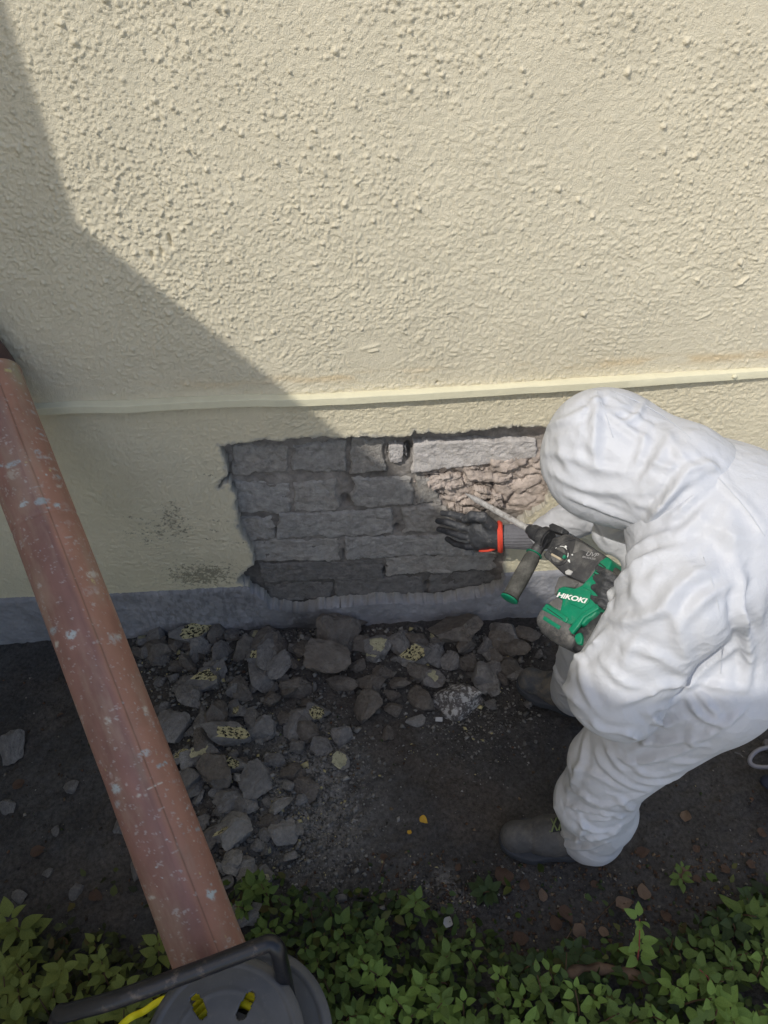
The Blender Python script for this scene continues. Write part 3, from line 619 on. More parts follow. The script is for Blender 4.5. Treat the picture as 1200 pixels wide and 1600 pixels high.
# grit and crumbs: one object
def crumbs(name, pts, sizes, mt, cols, label):
    base = A((1, 0, 0), (-1, 0, 0), (0, 1, 0), (0, -1, 0), (0, 0, 1), (0, 0, -1)) if False else np.array([(1, 0, 0), (-1, 0, 0), (0, 1, 0), (0, -1, 0), (0, 0, 1), (0, 0, -1)], float)
    tri = np.array([(0, 2, 4), (2, 1, 4), (1, 3, 4), (3, 0, 4), (2, 0, 5), (1, 2, 5), (3, 1, 5), (0, 3, 5)])
    n = len(pts); V = np.tile(base, (n, 1, 1))+rng.normal(size=(n, 6, 3))*.28
    t = rng.uniform(0, 6.28, n); c, s_ = np.cos(t), np.sin(t); Vx = V[..., 0]*c[:, None]-V[..., 1]*s_[:, None]; Vy = V[..., 0]*s_[:, None]+V[..., 1]*c[:, None]
    V = np.stack([Vx, Vy, V[..., 2]*.7], -1)*sizes[:, None, None]+pts[:, None, :]
    Fc = (tri[None]+np.arange(n)[:, None, None]*6).reshape(-1, 3)
    o = link(name, mkmesh(name, V.reshape(-1, 3), Fc, False, np.repeat(cols, 6, 0)), mt); tag(o, label, name.replace('_', ' ')); o['kind'] = 'stuff'; return o
M['crumb'] = mat('rubble_crumbs', attr=True, rough=.95, var=.2, vs=90)
P_ = []; S_ = []; K_ = []
for i in range(17000):
    a = rng.random()
    if a < .40: u, v = rng.normal(480, 55), rng.normal(1240, 75); s_ = rng.gamma(2., .0011)
    elif a < .62: u, v = zone(); s_ = rng.gamma(2., .0024)
    elif a < .70: u, v = rng.normal(735, 55), rng.normal(1105, 45); s_ = rng.gamma(2., .0012)
    elif a < .78: u, v = rng.normal(720, 90), rng.normal(1390, 25); s_ = rng.gamma(2., .0011)
    else: u, v = rng.uniform(0, 1200), rng.uniform(1000, 1500); s_ = rng.gamma(1.6, .0009)
    p = onz(u, v, 0)
    if p[1] > D-.02: continue
    s_ = min(max(s_, .0006), .013); P_.append((p[0], p[1], float(gh(p[0], p[1]))+s_*.3)); S_.append(s_)
    q = rng.random(); K_.append(A(.42, .37, .2) if q < .035 else A(.3, .29, .27) if q < .10 else A(.14, .135, .125)*rng.uniform(.5, 1.7) if a < .7 else A(.06, .055, .05)*rng.uniform(.5, 1.8))
crumbs('grit', np.array(P_), np.array(S_), M['crumb'], np.array(K_), 'grey and yellow crumbs of render scattered over dark soil')
P_ = []; S_ = []; K_ = []
for i in range(1500):
    u, v = (rng.uniform(560, 1200), rng.uniform(1330, 1500)) if rng.random() < .7 else (rng.uniform(0, 1200), rng.uniform(1050, 1480))
    p = onz(u, v, 0)
    if p[1] > D-.1: continue
    s_ = rng.uniform(.0015, .006); P_.append((p[0], p[1], float(gh(p[0], p[1]))+s_*.4)); S_.append(s_); K_.append([A(.10, .06, .04), A(.07, .05, .035), A(.16, .12, .08), A(.05, .07, .03), A(.22, .2, .17)][int(rng.choice(5, p=[.35, .3, .15, .12, .08]))]*rng.uniform(.6, 1.3))
o = crumbs('litter', np.array(P_), np.array(S_), M['crumb'], np.array(K_), 'brown leaf crumbs and bark bits scattered over soil before the bed')
# small flat white chip
p = onz(686, 1120, .0); g_ = float(gh(p[0], p[1])); v_, f_ = box((p[0], p[1], g_+.008), nrm(A(1, -.1, 0)), nrm(A(.1, 1, .1)), A(0, 0, 1), .011, .007, .002)
ch = thing('plaster_chip', 'tiny flat white chip on bare soil below the white speckled chunk', 'chip', (p[0], p[1], g_)); bevelled('chip_face', v_, f_, M['paper'], ch, .001)
# ================================================================== DRAINPIPE
tT = ony(0, 612, D-.12); dT = (tT-CAM)@fwd; dA = dT*.965; dB = dA/1.15
a_ = CAM+ray(52, 770)*dA; b_ = CAM+ray(323, 1480)*dB; RAD = 97*dA/F/2
ax_ = nrm(b_-a_); seam_dir = None
pr = thing('drainpipe', 'rusty red metal drainpipe with paint splashes slanting from wall to front leaves', 'drainpipe', tuple(b_))
# where the sleeve starts: the point of the axis seen at height y=612
t0 = 0
for t in np.linspace(0, -1.2, 600):
    from_ = a_+ax_*t; q = from_-CAM; vv = 800-F*(q@upv)/(q@fwd)
    if vv < 588: t0 = t; break
top = a_+ax_*t0; end = b_+ax_*.70
e1 = nrm(np.cross(ax_, nrm(CAM-(a_+b_)/2))); e2 = nrm(np.cross(e1, ax_));
if e2@(CAM-(a_+b_)/2) < 0: e2 = -e2
LEN = np.linalg.norm(end-top); nl, na = int(LEN/.0025), 190
s, th = np.meshgrid(np.linspace(0, LEN, nl), np.linspace(0, 2*math.pi, na, endpoint=False), indexing='ij')
sg = 1 if (e1@rgt) > 0 else -1
seam_a = math.asin(.24)
rr = np.full(s.shape, RAD)+(fbm(s*6, th*2, 5, 2)-.5)*.0025
dth = (th-seam_a+math.pi) % (2*math.pi)-math.pi
rr = rr+.0022*sstep(.0, -.03, dth)*sstep(-.9, -.0, dth)-.0035*np.exp(-(dth/.012)**2)
rr = rr+.0022*np.exp(-((s-.006)/.006)**2)
rr = rr-.0016*np.exp(-((s-.40)/.004)**2)
rr -= .002*np.exp(-(((s-.30)/.05)**2+(((th-1.15)/.25))**2))
P3 = top+s[..., None]*ax_+rr[..., None]*(np.sin(th)[..., None]*e1*sg+np.cos(th)[..., None]*e2)
cb = A(.37, .19, .135)*(1-.45*(fbm(s*5, th*1.3, 301, 4)[..., None]-.35))
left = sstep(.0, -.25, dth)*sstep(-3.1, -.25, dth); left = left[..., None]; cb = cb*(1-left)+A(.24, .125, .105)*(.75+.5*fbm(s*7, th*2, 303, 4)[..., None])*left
cb = cb*(1-.6*np.exp(-(dth/.014)**2))[..., None]
dust = (sstep(.42, .75, fbm(s*7, th*2.2, 305, 5, .65))*.6)[..., None]; cb = cb*(1-dust)+A(.34, .24, .18)*dust
ye = (np.exp(-((s-.03)/.05)**2-((th-1.0)/.35)**2)*.8)[..., None]; cb = cb*(1-ye)+A(.36, .34, .22)*ye
r2 = np.random.default_rng(44)
nz1 = fbm(s*150, th*12, 310, 4)
for i in range(420):
    big = i < 95
    s0 = r2.uniform(.02, LEN); t0_ = r2.uniform(-1.35, 1.35) if r2.random() < .55 else r2.uniform(.45, 1.35)
    ws = r2.uniform(.002, .010)*(.5+r2.random()) if big else r2.uniform(.001, .003); wt = (r2.uniform(.07, .30) if big else r2.uniform(.01, .035))
    dt = (th-t0_+math.pi) % (2*math.pi)-math.pi
    if big and r2.random() < .45 and t0_ > .3: dt = np.where(dt > 0, dt*.45, dt)       # drips run outward and down
    q = np.sqrt(((s-s0)/ws)**2+(dt/wt)**2)+(nz1-.5)*.9
    kd = r2.random()
    m = sstep(1.15, .6, q)*sstep(.30, .52, fbm(s*190+i, th*16, 330+i % 7, 4, .65))
    c_ = [A(.45, .52, .53), A(.55, .52, .45), A(.34, .42, .45), A(.40, .30, .27), A(.62, .58, .25)][int(r2.choice(5, p=[.32, .22, .2, .2, .06]))]
    m = (m*r2.uniform(.35, .95))[..., None]; cb = cb*(1-m)+c_*m
sc1 = (sstep(.66, .74, fbm(s*110, th*7+s*30, 320, 4, .75))*.45)[..., None]; cb = cb*(1-sc1)+A(.5, .5, .48)*sc1
idx = np.arange(nl*na).reshape(nl, na); nx_ = np.roll(idx, -1, 1)
Fc = np.stack([idx[:-1], nx_[:-1], nx_[1:], idx[1:]], -1).reshape(-1, 4)
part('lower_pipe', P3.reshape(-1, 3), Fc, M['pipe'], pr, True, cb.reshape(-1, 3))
# upper, darker section that plugs into the sleeve and runs up along the wall
up_end = ony(-165, 395, D-.09); q0 = top+ax_*.03
path = smooth_path([q0, top-ax_*.03, up_end, up_end+A(-.02, .0, .35), up_end+A(-.02, 0, 2.6)], 12)
V, Fc = tube(path, RAD*.90, 40)
M['pipe_shaded'] = mat('shaded_brown_pipe', (.085, .05, .045), .5, var=.25, vs=15, bump=.0005, bs=70)  # the shade on the upper pipe is put into this dark brown
part('upper_pipe', V, Fc, M['pipe_shaded'], pr, True)
V, Fc = tube([top+ax_*.0, top+ax_*.012], RAD*1.0, 48); 
# ================================================================== CABLE REEL
ZR = .52
rc = onz(348, 1642, ZR)
rl = thing('cable_reel', 'black plastic cable reel with tube handle and yellow cable at lower front', 'cable reel', (rc[0], rc[1], 0))
rn = nrm(A(-.06, -.16, 1)); rx = nrm(np.cross(A(0, 1, 0), rn)); ry = np.cross(rn, rx)
sR = ((rc-CAM)@fwd)/F
def disc(name, off, ro, ri, th_, slots, mt, seg=96, dome=0.):
    bm = bmesh.new(); c = rc+rn*off
    # polar grid with slot cells removed
    rs = np.concatenate([np.linspace(ri, ro-.012, 40), np.linspace(ro-.010, ro, 6)]); m = len(rs); V = []; 
    for r_ in rs:
        for k in range(seg*2):
            a = math.pi*k/seg; x_, y_ = r_*math.cos(a), r_*math.sin(a)
            h = dome*(1-(r_/ro)**2)+.004*math.exp(-((r_-ro+.012)/.003)**2)+.0015*math.exp(-((r_-ro*.62)/.003)**2)-.006*sstep(ro-.006, ro, r_)
            V.append(c+rx*x_+ry*y_+rn*h)
    Fc = []
    for i in range(m-1):
        for k in range(seg*2):
            a = math.pi*(k+.5)/seg; r_ = (rs[i]+rs[i+1])/2; x_, y_ = r_*math.cos(a), r_*math.sin(a); hole = False
            for (sa, r1, r2_, hw) in slots:
                d_ = A(math.cos(sa), math.sin(sa)); al = x_*d_[0]+y_*d_[1]; pe = abs(-x_*d_[1]+y_*d_[0]); al2 = min(max(al, r1+hw), r2_-hw)
                if math.hypot(al-al2, pe) < hw: hole = True
            if not hole: Fc.append((i*seg*2+k, i*seg*2+(k+1) % (seg*2), (i+1)*seg*2+(k+1) % (seg*2), (i+1)*seg*2+k))
    o = part(name, V, Fc, mt, rl, True); md = o.modifiers.new('thickness', 'SOLIDIFY'); md.thickness = th_; md.offset = -1; return o
RO = 128*sR
d0 = lambda u, v: ((CAM+ray(u, v)*(((rc-CAM)@rn)/(ray(u, v)@rn)))-rc)
slots = []
for (ua, va, ub, vb, hw) in ((310, 1549, 315, 1598, 8), (392, 1549, 378, 1597, 8)):
    a = d0(ua, va); b = d0(ub, vb); a2 = A(a@rx, a@ry); b2 = A(b@rx, b@ry)
    ang = math.atan2(a2[1]+b2[1], a2[0]+b2[0]); slots.append((ang, np.linalg.norm(b2), np.linalg.norm(a2), hw*sR))
slots = [(a_, r1_, r2_, 9*sR) for a_, r1_, r2_, h_ in slots]
gap = (slots[0][0]-slots[1][0]) % (2*math.pi)
for k in range(1, 5): slots.append((slots[0][0]+k*(2*math.pi-gap)/5, slots[0][1], slots[0][2], slots[0][3]))
disc('top_flange', 0, RO, .0, .004, slots, M['black_plastic'], dome=.006)
bo = A(.03, .01, 0)
rc_keep = rc; rc = rc+A(.020, .012, 0); disc('bottom_flange', -.095, RO*1.09, .0, .004, [], M['black_plastic']); rc = rc_keep
cyl = tube([rc-rn*.093, rc-rn*.006], RO*.42, 40); part('drum', *cyl, M['black_plastic'], rl, True)
for j in range(5):
    pts = []
    for k in range(60):
        a = 2*math.pi*k/60*1.0; rr_ = RO*(.52+.1*(j % 3)); pts.append(rc-rn*(.022+.0135*j+.012*k/60)+rx*rr_*math.cos(a+j)+ry*rr_*math.sin(a+j))
    part('cable_turn', *tube(pts, .0062, 8), M['cable'], rl, True)
# a length of cable leaving the reel to the lower left
cpts = smooth_path([rc-rn*.05+rx*RO*.2+ry*RO*.55, rc-rn*.045-rx*RO*.25+ry*RO*.60, onz(262, 1560, ZR-.05), onz(225, 1580, ZR-.05), onz(190, 1602, ZR-.06), onz(140, 1670, .2)], 12)
part('cable_end', *tube(cpts, .0063, 8), M['cable'], rl, True)
hp = smooth_path([onz(20, 1900, .02), onz(70, 1690, .40), onz(90, 1594, .56), onz(108, 1582, .585), onz(180, 1562, .60), onz(300, 1519, .61), onz(400, 1481, .62), onz(422, 1474, .62), onz(433, 1483, .61), onz(438, 1503, .58), onz(448, 1550, .50), onz(465, 1640, .35), onz(490, 1800, .02)], 9)
part('handle', *tube(hp, 13.5*((onz(300, 1519, .61)-CAM)@fwd)/F, 16), M['black_tube'], rl, True)
for s_ in (-1, 1):
    pass
part('frame_bar', *tube(smooth_path([hp[int(len(hp)*.12)], rc-rn*.105, hp[int(len(hp)*.86)]], 8), .010, 12), M['black_tube'], rl, True)
part('axle', *tube([rc-rn*.11, rc-rn*.004], .018, 16), M['black_plastic'], rl, True)
# ================================================================== SURFACE TOOLS FOR SOFT SHAPES
def surfnet(fn, lo, hi, h):
    lo = A(*lo); hi = A(*hi); n = np.ceil((hi-lo)/h).astype(int)+1
    ax = [lo[i]+h*np.arange(n[i]) for i in range(3)]
    G = np.stack(np.meshgrid(*ax, indexing='ij'), -1).astype(np.float32); f = fn(G)
    s = f < 0; c = np.zeros(tuple(n-1), np.int8)
    cor = [(i, j, k) for i in (0, 1) for j in (0, 1) for k in (0, 1)]
    sl_ = lambda a, o: a[o[0]:a.shape[0]-1+o[0], o[1]:a.shape[1]-1+o[1], o[2]:a.shape[2]-1+o[2]]
    for o in cor: c += sl_(s, o)
    act = (c > 0) & (c < 8); idx = -np.ones(act.shape, np.int64); idx[act] = np.arange(act.sum())
    ii = np.argwhere(act); acc = np.zeros((len(ii), 3)); cnt = np.zeros(len(ii))
    for a in cor:
        for ax_i in range(3):
            if a[ax_i] == 0:
                b = list(a); b[ax_i] = 1
                fa = f[ii[:, 0]+a[0], ii[:, 1]+a[1], ii[:, 2]+a[2]]; fb = f[ii[:, 0]+b[0], ii[:, 1]+b[1], ii[:, 2]+b[2]]
                m = (fa < 0) != (fb < 0); t = fa[m]/(fa[m]-fb[m]); p = np.tile(A(*a), (m.sum(), 1)); p[:, ax_i] = t
                acc[m] += p; cnt[m] += 1
    V = lo+h*(ii+acc/cnt[:, None]); Q = []
    for d in range(3):
        e1_, e2_ = [(1, 2), (2, 0), (0, 1)][d]
        sh = list(f.shape); sh[d] -= 1
        a = [slice(None)]*3; b = [slice(None)]*3; a[d] = slice(0, -1); b[d] = slice(1, None)
        sa, sb = s[tuple(a)], s[tuple(b)]; m = sa != sb; P = np.argwhere(m)
        P = P[(P[:, e1_] > 0) & (P[:, e2_] > 0) & (P[:, e1_] < f.shape[e1_]-1) & (P[:, e2_] < f.shape[e2_]-1)]
        def at(o1, o2):
            q = P.copy(); q[:, e1_] -= o1; q[:, e2_] -= o2; return idx[q[:, 0], q[:, 1], q[:, 2]]
        q = np.stack([at(1, 1), at(0, 1), at(0, 0), at(1, 0)], 1); fl = ~sa[P[:, 0], P[:, 1], P[:, 2]]
        q[fl] = q[fl][:, ::-1]; Q.append(q)
    Q = np.vstack(Q); Q = Q[(Q >= 0).all(1)]
    return V, Q
def cap_sd(G, a, b, ra, rb):
    a = np.asarray(a, np.float32); b = np.asarray(b, np.float32); e = b-a
    t = np.clip(((G-a)@e)/(e@e+1e-9), 0, 1); return np.linalg.norm(G-a-t[..., None]*e, axis=-1)-(ra+(rb-ra)*t)
def ell_sd(G, c, R3, rot=None):
    q = G-np.asarray(c, np.float32)
    if rot is not None: q = q@np.asarray(rot, np.float32)
    q = q/np.asarray(R3, np.float32); n = np.linalg.norm(q, axis=-1); return (n-1)*min(R3)
def smin(a, b, k):
    h = np.clip(.5+.5*(b-a)/k, 0, 1); return b*(1-h)+a*h-k*h*(1-h)
def vnormals(V, Q):
    n = np.cross(V[Q[:, 2]]-V[Q[:, 0]], V[Q[:, 3]]-V[Q[:, 1]]) if Q.shape[1] == 4 else np.cross(V[Q[:, 1]]-V[Q[:, 0]], V[Q[:, 2]]-V[Q[:, 0]])
    N_ = np.zeros_like(V)
    for i in range(Q.shape[1]):
        for c in range(3): N_[:, c] += np.bincount(Q[:, i], n[:, c], len(V))
    return nrm_rows(N_)
def smooth(V, Q, it=3, k=.5):
    E_ = np.concatenate([Q[:, [i, (i+1) % Q.shape[1]]] for i in range(Q.shape[1])]); n = len(V)
    deg = np.bincount(E_[:, 0], minlength=n)+np.bincount(E_[:, 1], minlength=n)
    for _ in range(it):
        S = np.stack([np.bincount(E_[:, 0], V[E_[:, 1], c], n)+np.bincount(E_[:, 1], V[E_[:, 0], c], n) for c in range(3)], 1)/np.maximum(deg, 1)[:, None]
        V = V*(1-k)+S*k
    return V
def subdiv(V, Q):
    """one level of Catmull-Clark on quads"""
    n = len(V); fc = V[Q].mean(1); E_ = np.concatenate([Q[:, [i, (i+1) % 4]] for i in range(4)]); fid = np.tile(np.arange(len(Q)), 4)
    key = np.sort(E_, 1); kk_ = key[:, 0]*np.int64(n)+key[:, 1]; u_, inv, ct = np.unique(kk_, return_inverse=True, return_counts=True); inv = inv.ravel()
    ev = np.stack([u_//n, u_ % n], 1); mid = V[ev].mean(1)
    fs = np.stack([np.bincount(inv, fc[fid, c], len(u_)) for c in range(3)], 1)
    inner = ct == 2; ep = mid.copy(); ep[inner] = (mid[inner]*2+fs[inner])/4
    Fm = np.zeros((n, 3)); Em = np.zeros((n, 3)); dF = np.bincount(Q.ravel(), minlength=n).astype(float); dE = np.bincount(ev.ravel(), minlength=n).astype(float)
    for c in range(3):
        Fm[:, c] = np.bincount(Q.ravel(), np.repeat(fc[:, c], 4), n)/np.maximum(dF, 1)
        Em[:, c] = np.bincount(ev.ravel(), np.repeat(mid[:, c], 2), n)/np.maximum(dE, 1)
    bd = np.zeros(n, bool); bd[ev[~inner].ravel()] = True
    m_ = np.maximum(dF, 1)[:, None]; Vn = (Fm+2*Em+(m_-3)*V)/m_; Vn[bd] = V[bd]
    allV = np.vstack([Vn, ep, fc]); ei = inv.reshape(4, -1)+n; fi = np.arange(len(Q))+n+len(u_)
    Fq = np.vstack([np.stack([Q[:, i], ei[i], fi, ei[(i+3) % 4]], 1) for i in range(4)])
    return allV, Fq
def crumple(V, Q, grow, it=120, anchor=.02, bend=.15, seed=1, kick=.003, freq=22, pin=None):
    """let a sheet that is too large for its form buckle into folds around that form"""
    n = len(V); E_ = np.concatenate([Q[:, [0, 1]], Q[:, [1, 2]], Q[:, [2, 3]], Q[:, [3, 0]], Q[:, [0, 2]], Q[:, [1, 3]]])
    key = np.sort(E_, 1); E_ = np.unique(key, axis=0); a, b = E_[:, 0], E_[:, 1]
    L0 = np.linalg.norm(V[a]-V[b], axis=1); g_ = grow(V) if callable(grow) else np.full(n, grow)
    L0 = L0*(1+.5*(g_[a]+g_[b])); N_ = vnormals(V, Q); V0 = V.copy()
    X_ = V+N_*((fbm3(V*freq, seed, 3)-.5)*2*kick)[:, None]
    deg = np.maximum(np.bincount(a, minlength=n)+np.bincount(b, minlength=n), 1)[:, None]
    pk_ = np.full((n, 1), anchor) if pin is None else np.maximum(anchor, pin)[:, None]
    for k_ in range(it):
        d = X_[b]-X_[a]; l = np.linalg.norm(d, axis=1)+1e-9; c = (d*((l-L0)/l*.5)[:, None])
        acc = np.stack([np.bincount(a, c[:, q], n)-np.bincount(b, c[:, q], n) for q in range(3)], 1)
        S = np.stack([np.bincount(a, X_[b, q], n)+np.bincount(b, X_[a, q], n) for q in range(3)], 1)/deg
        X_ = X_+acc/deg*3.2+(S-X_)*bend
        X_ = X_+(V0-X_)*pk_
    return X_
# ================================================================== PERSON
pe = thing('person', 'person in white hooded coverall leaning over a hammer drill at the broken wall', 'person', (.57, 1.0, 0))
J = dict(pelvis=(.655, .95, .79), waist=(.66, .945, .93), chest=(.605, .95, 1.06), neck=(.52, .995, 1.15), head=(.425, 1.10, 1.125),
         nsh=(.50, .825, 1.03), fsh=(.53, 1.15, 1.08), nelb=(.405, .785, .82), nhand=(.585, 1.04, .70), felb=(.62, 1.43, .74), fwr=tuple(ony(846, 838, 1.515)),
         nhip=(.635, .855, .74), fhip=(.635, 1.06, .76), nkn=(.480, .835, .44), nan=(.495, .845, .085), fkn=(.525, 1.20, .42), fan=(.555, 1.275, .085))
J = {k: A(*v) for k, v in J.items()}
CAPS = [('pelvis', 'waist', .165, .150, .05), ('waist', 'chest', .150, .158, .05), ('chest', 'neck', .150, .085, .05), ('chest', 'nsh', .125, .090, .05), ('chest', 'fsh', .13, .085, .05),
        ('nsh', 'nelb', .098, .078, .035), ('nelb', 'nhand', .078, .050, .025), ('fsh', 'felb', .086, .07, .03), ('felb', 'fwr', .068, .048, .02),
        ('pelvis', 'nhip', .14, .128, .05), ('pelvis', 'fhip', .14, .12, .05), ('nhip', 'nkn', .128, .092, .04), ('nkn', 'nan', .090, .082, .02), ('fhip', 'fkn', .105, .075, .04), ('fkn', 'fan', .078, .080, .02)]
def suit_sd(G):
    f = None
    for a, b, ra, rb, k in CAPS:
        d = cap_sd(G, J[a], J[b], ra, rb); f = d if f is None else smin(f, d, k)
    # blousing above the knees, elbows, waist
    for c, r_ in ((tuple(ony(965, 830, 1.18)), .060), ((.47, .80, .88), .065), ((.445, .82, .30), .080), ((.52, .85, .20), .075), ((.44, .77, .78), .065)):
        f = smin(f, np.linalg.norm(G-A(*c).astype(np.float32), axis=-1)-r_, .035)
    # hem planes
    f = np.maximum(f, .028-G[..., 2])
    w_ = J['fwr']-J['felb']; w_ = nrm(w_); cut = (G-(J['fwr']+w_*.012).astype(np.float32))@w_.astype(np.float32); f = np.where(np.linalg.norm(G-J['fwr'].astype(np.float32), axis=-1) < .15, np.maximum(f, cut), f)
    return f
V, Q = surfnet(suit_sd, (.25, .60, .0), (1.0, 1.62, 1.30), .0165)
V = smooth(V, Q, 2, .4)
def segaxis(P):
    best = np.full(len(P), 9.); s_ = np.zeros(len(P)); ax3 = np.zeros((len(P), 3))
    for a, b, ra, rb, k in CAPS:
        e = J[b]-J[a]; t = np.clip(((P-J[a])@e)/(e@e), 0, 1); d = np.linalg.norm(P-J[a]-t[:, None]*e, axis=1)-(ra+(rb-ra)*t)
        m = d < best; best[m] = d[m]; ax3[m] = nrm(e)
    return ax3
def near(P, j, r_): return np.exp(-(np.linalg.norm(P-J[j], axis=1)/r_)**2)
def folds(V, Q, amp):
    """long creases the cloth was packed and pulled into, before it buckles"""
    N_ = vnormals(V, Q); ax3 = segaxis(V); ax3 = smooth(ax3, Q, 12, .5)
    wv = np.stack([fbm3(V*5+k*9.7, 3+k, 2)-.5 for k in range(3)], 1)
    q = V+wv*.10
    al = (q*ax3).sum(1)[:, None]*ax3; pq = q-al
    st1 = fbm3((al*1.0+pq*.28)*24+3, 11, 3); st2 = fbm3((al*.25+pq*1.)*17+7, 12, 3)
    diag = nrm_rows(ax3+np.roll(ax3, 1, axis=1)*.9); dl = (q*diag).sum(1)[:, None]*diag; st3 = fbm3((dl+.22*(q-dl))*26, 13, 3)
    r1, r2_, r3 = [1-np.abs(2*s_-1)*1.9 for s_ in (st1, st2, st3)]
    jn = np.clip(near(V, 'nelb', .13)+near(V, 'nkn', .15)+near(V, 'waist', .2)+near(V, 'nan', .16)+near(V, 'felb', .15)+near(V, 'fan', .15)+near(V, 'nhip', .14)+near(V, 'fwr', .12)*1.5, 0, 1.3)
    tor = 1-jn.clip(0, 1)
    h = (r1*(.35+.9*jn)+r2_*.45*tor+r3*(.35+.5*jn))*amp
    return V+N_*(h-h.mean())[:, None]
V = folds(V, Q, .0028)
gf = lambda P: .010+.045*np.clip(near(P, 'nelb', .12)+near(P, 'nkn', .14)+near(P, 'waist', .12)+near(P, 'nan', .15)+near(P, 'fwr', .12)*1.4+near(P, 'felb', .13), 0, 1.3)
V = crumple(V, Q, gf, it=70, anchor=.02, bend=.05, seed=4, kick=.0016, freq=9)
V, Q = subdiv(V, Q)
from mathutils.bvhtree import BVHTree
def bvh(V, Q): return BVHTree.FromPolygons([tuple(v) for v in V], [tuple(q) for q in Q])
def drape(pts, trees, lift=.001, n=8):
    pts = smooth_path(np.array([(u, v, 0) for u, v in pts], float), n); out = []
    for u, v, _ in pts:
        r_ = nrm(ray(u, v)); best = None
        for t in trees:
            h_, nn_, i_, d_ = t.ray_cast(Vector(CAM), Vector(r_))
            if h_ is not None and (best is None or d_ < best[0]): best = (d_, h_)
        if best: out.append(np.array(best[1])-r_*lift)
    return np.array(out)
ZA = lambda q: [(660+.45*x, 580+.45*y) for x, y in q]
ZB = lambda q: [(750+.375*x, 980+.375*y) for x, y in q]
HC = [  # folds of the hood, (points, height mm, width mm)
 (((604, 45), (606, 110), (600, 200), (602, 330)), 6, 9), (((605, 110), (700, 190), (785, 245)), 5, 7), (((600, 105), (520, 160), (440, 190), (412, 235)), 5, 8), (((690, 175), (740, 160), (772, 100)), 5, 6),
 (((785, 190), (765, 260), (738, 335)), 4, 7), (((600, 330), (660, 345), (720, 350)), 3, 7), (((420, 280), (520, 300), (640, 352)), 4, 9), (((440, 345), (560, 405), (760, 425)), 5, 10), (((640, 118), (740, 160), (830, 215)), 4, 6),
 (((830, 190), (900, 290), (960, 340)), 5, 8), (((1010, 322), (920, 350), (850, 440), (775, 530)), 9, 8), (((1000, 345), (900, 400), (800, 500)), 6, 7), (((540, 180), (580, 260), (600, 300)), 3, 7), (((690, 440), (780, 470), (840, 470)), 4, 8),
 (((640, 60), (660, 100), (720, 130)), 4, 6), (((560, 80), (590, 105), (640, 85)), 4, 5), (((860, 220), (820, 300), (760, 380)), 3.5, 8), (((930, 330), (850, 330), (760, 300)), 4, 7), (((500, 430), (600, 470), (740, 525)), 5, 8), (((900, 250), (1000, 330), (1040, 350)), 5, 8), (((470, 240), (500, 330), (560, 390)), 3, 10)]

CA_ = [(((1020, 330), (1060, 400), (1130, 470), (1199, 560)), 4, 7), (((990, 385), (900, 480), (855, 515)), 8, 9), (((530, 500), (600, 520), (645, 600)), 6, 7), (((590, 520), (575, 580), (560, 640)), 6, 6), (((420, 490), (500, 480), (560, 500)), 5, 7), (((650, 565), (740, 545)), 5, 6), (((400, 520), (460, 530), (540, 545)), 4, 6),
 (((880, 550), (770, 600), (700, 655)), 7, 10), (((920, 600), (800, 640), (700, 710), (640, 800)), 7, 12), (((1000, 680), (900, 740), (800, 850), (660, 900)), 6, 13), (((1112, 720), (1100, 830), (1130, 960), (1125, 1100)), 13, 9), (((840, 825), (720, 862), (625, 850)), 6, 9), (((665, 740), (642, 840)), 6, 8),
 (((520, 1010), (590, 960), (640, 900)), 7, 9), (((700, 950), (840, 1000), (925, 1080)), 5, 10), (((1110, 735), (1000, 770), (900, 870)), 7, 11), (((850, 780), (900, 930), (930, 1080)), 5, 12), (((540, 960), (560, 1090), (600, 1180)), 5, 10), (((800, 1090), (920, 1080), (1010, 1000), (1110, 950)), 9, 11),
 (((770, 900), (720, 960), (700, 1020)), 4, 9), (((1000, 450), (900, 560), (840, 580)), 6, 10), (((1060, 480), (1080, 600), (1110, 720)), 5, 14), (((950, 500), (1050, 560), (1180, 600)), 4, 14), (((1180, 760), (1160, 900), (1170, 1050)), 6, 14), (((760, 640), (730, 740), (760, 820)), 4, 12), (((900, 640), (960, 700), (1100, 700)), 4, 12),
 (((620, 1000), (700, 1080), (820, 1120)), 4, 10), (((660, 1160), (760, 1130), (830, 1100)), 5, 9)]
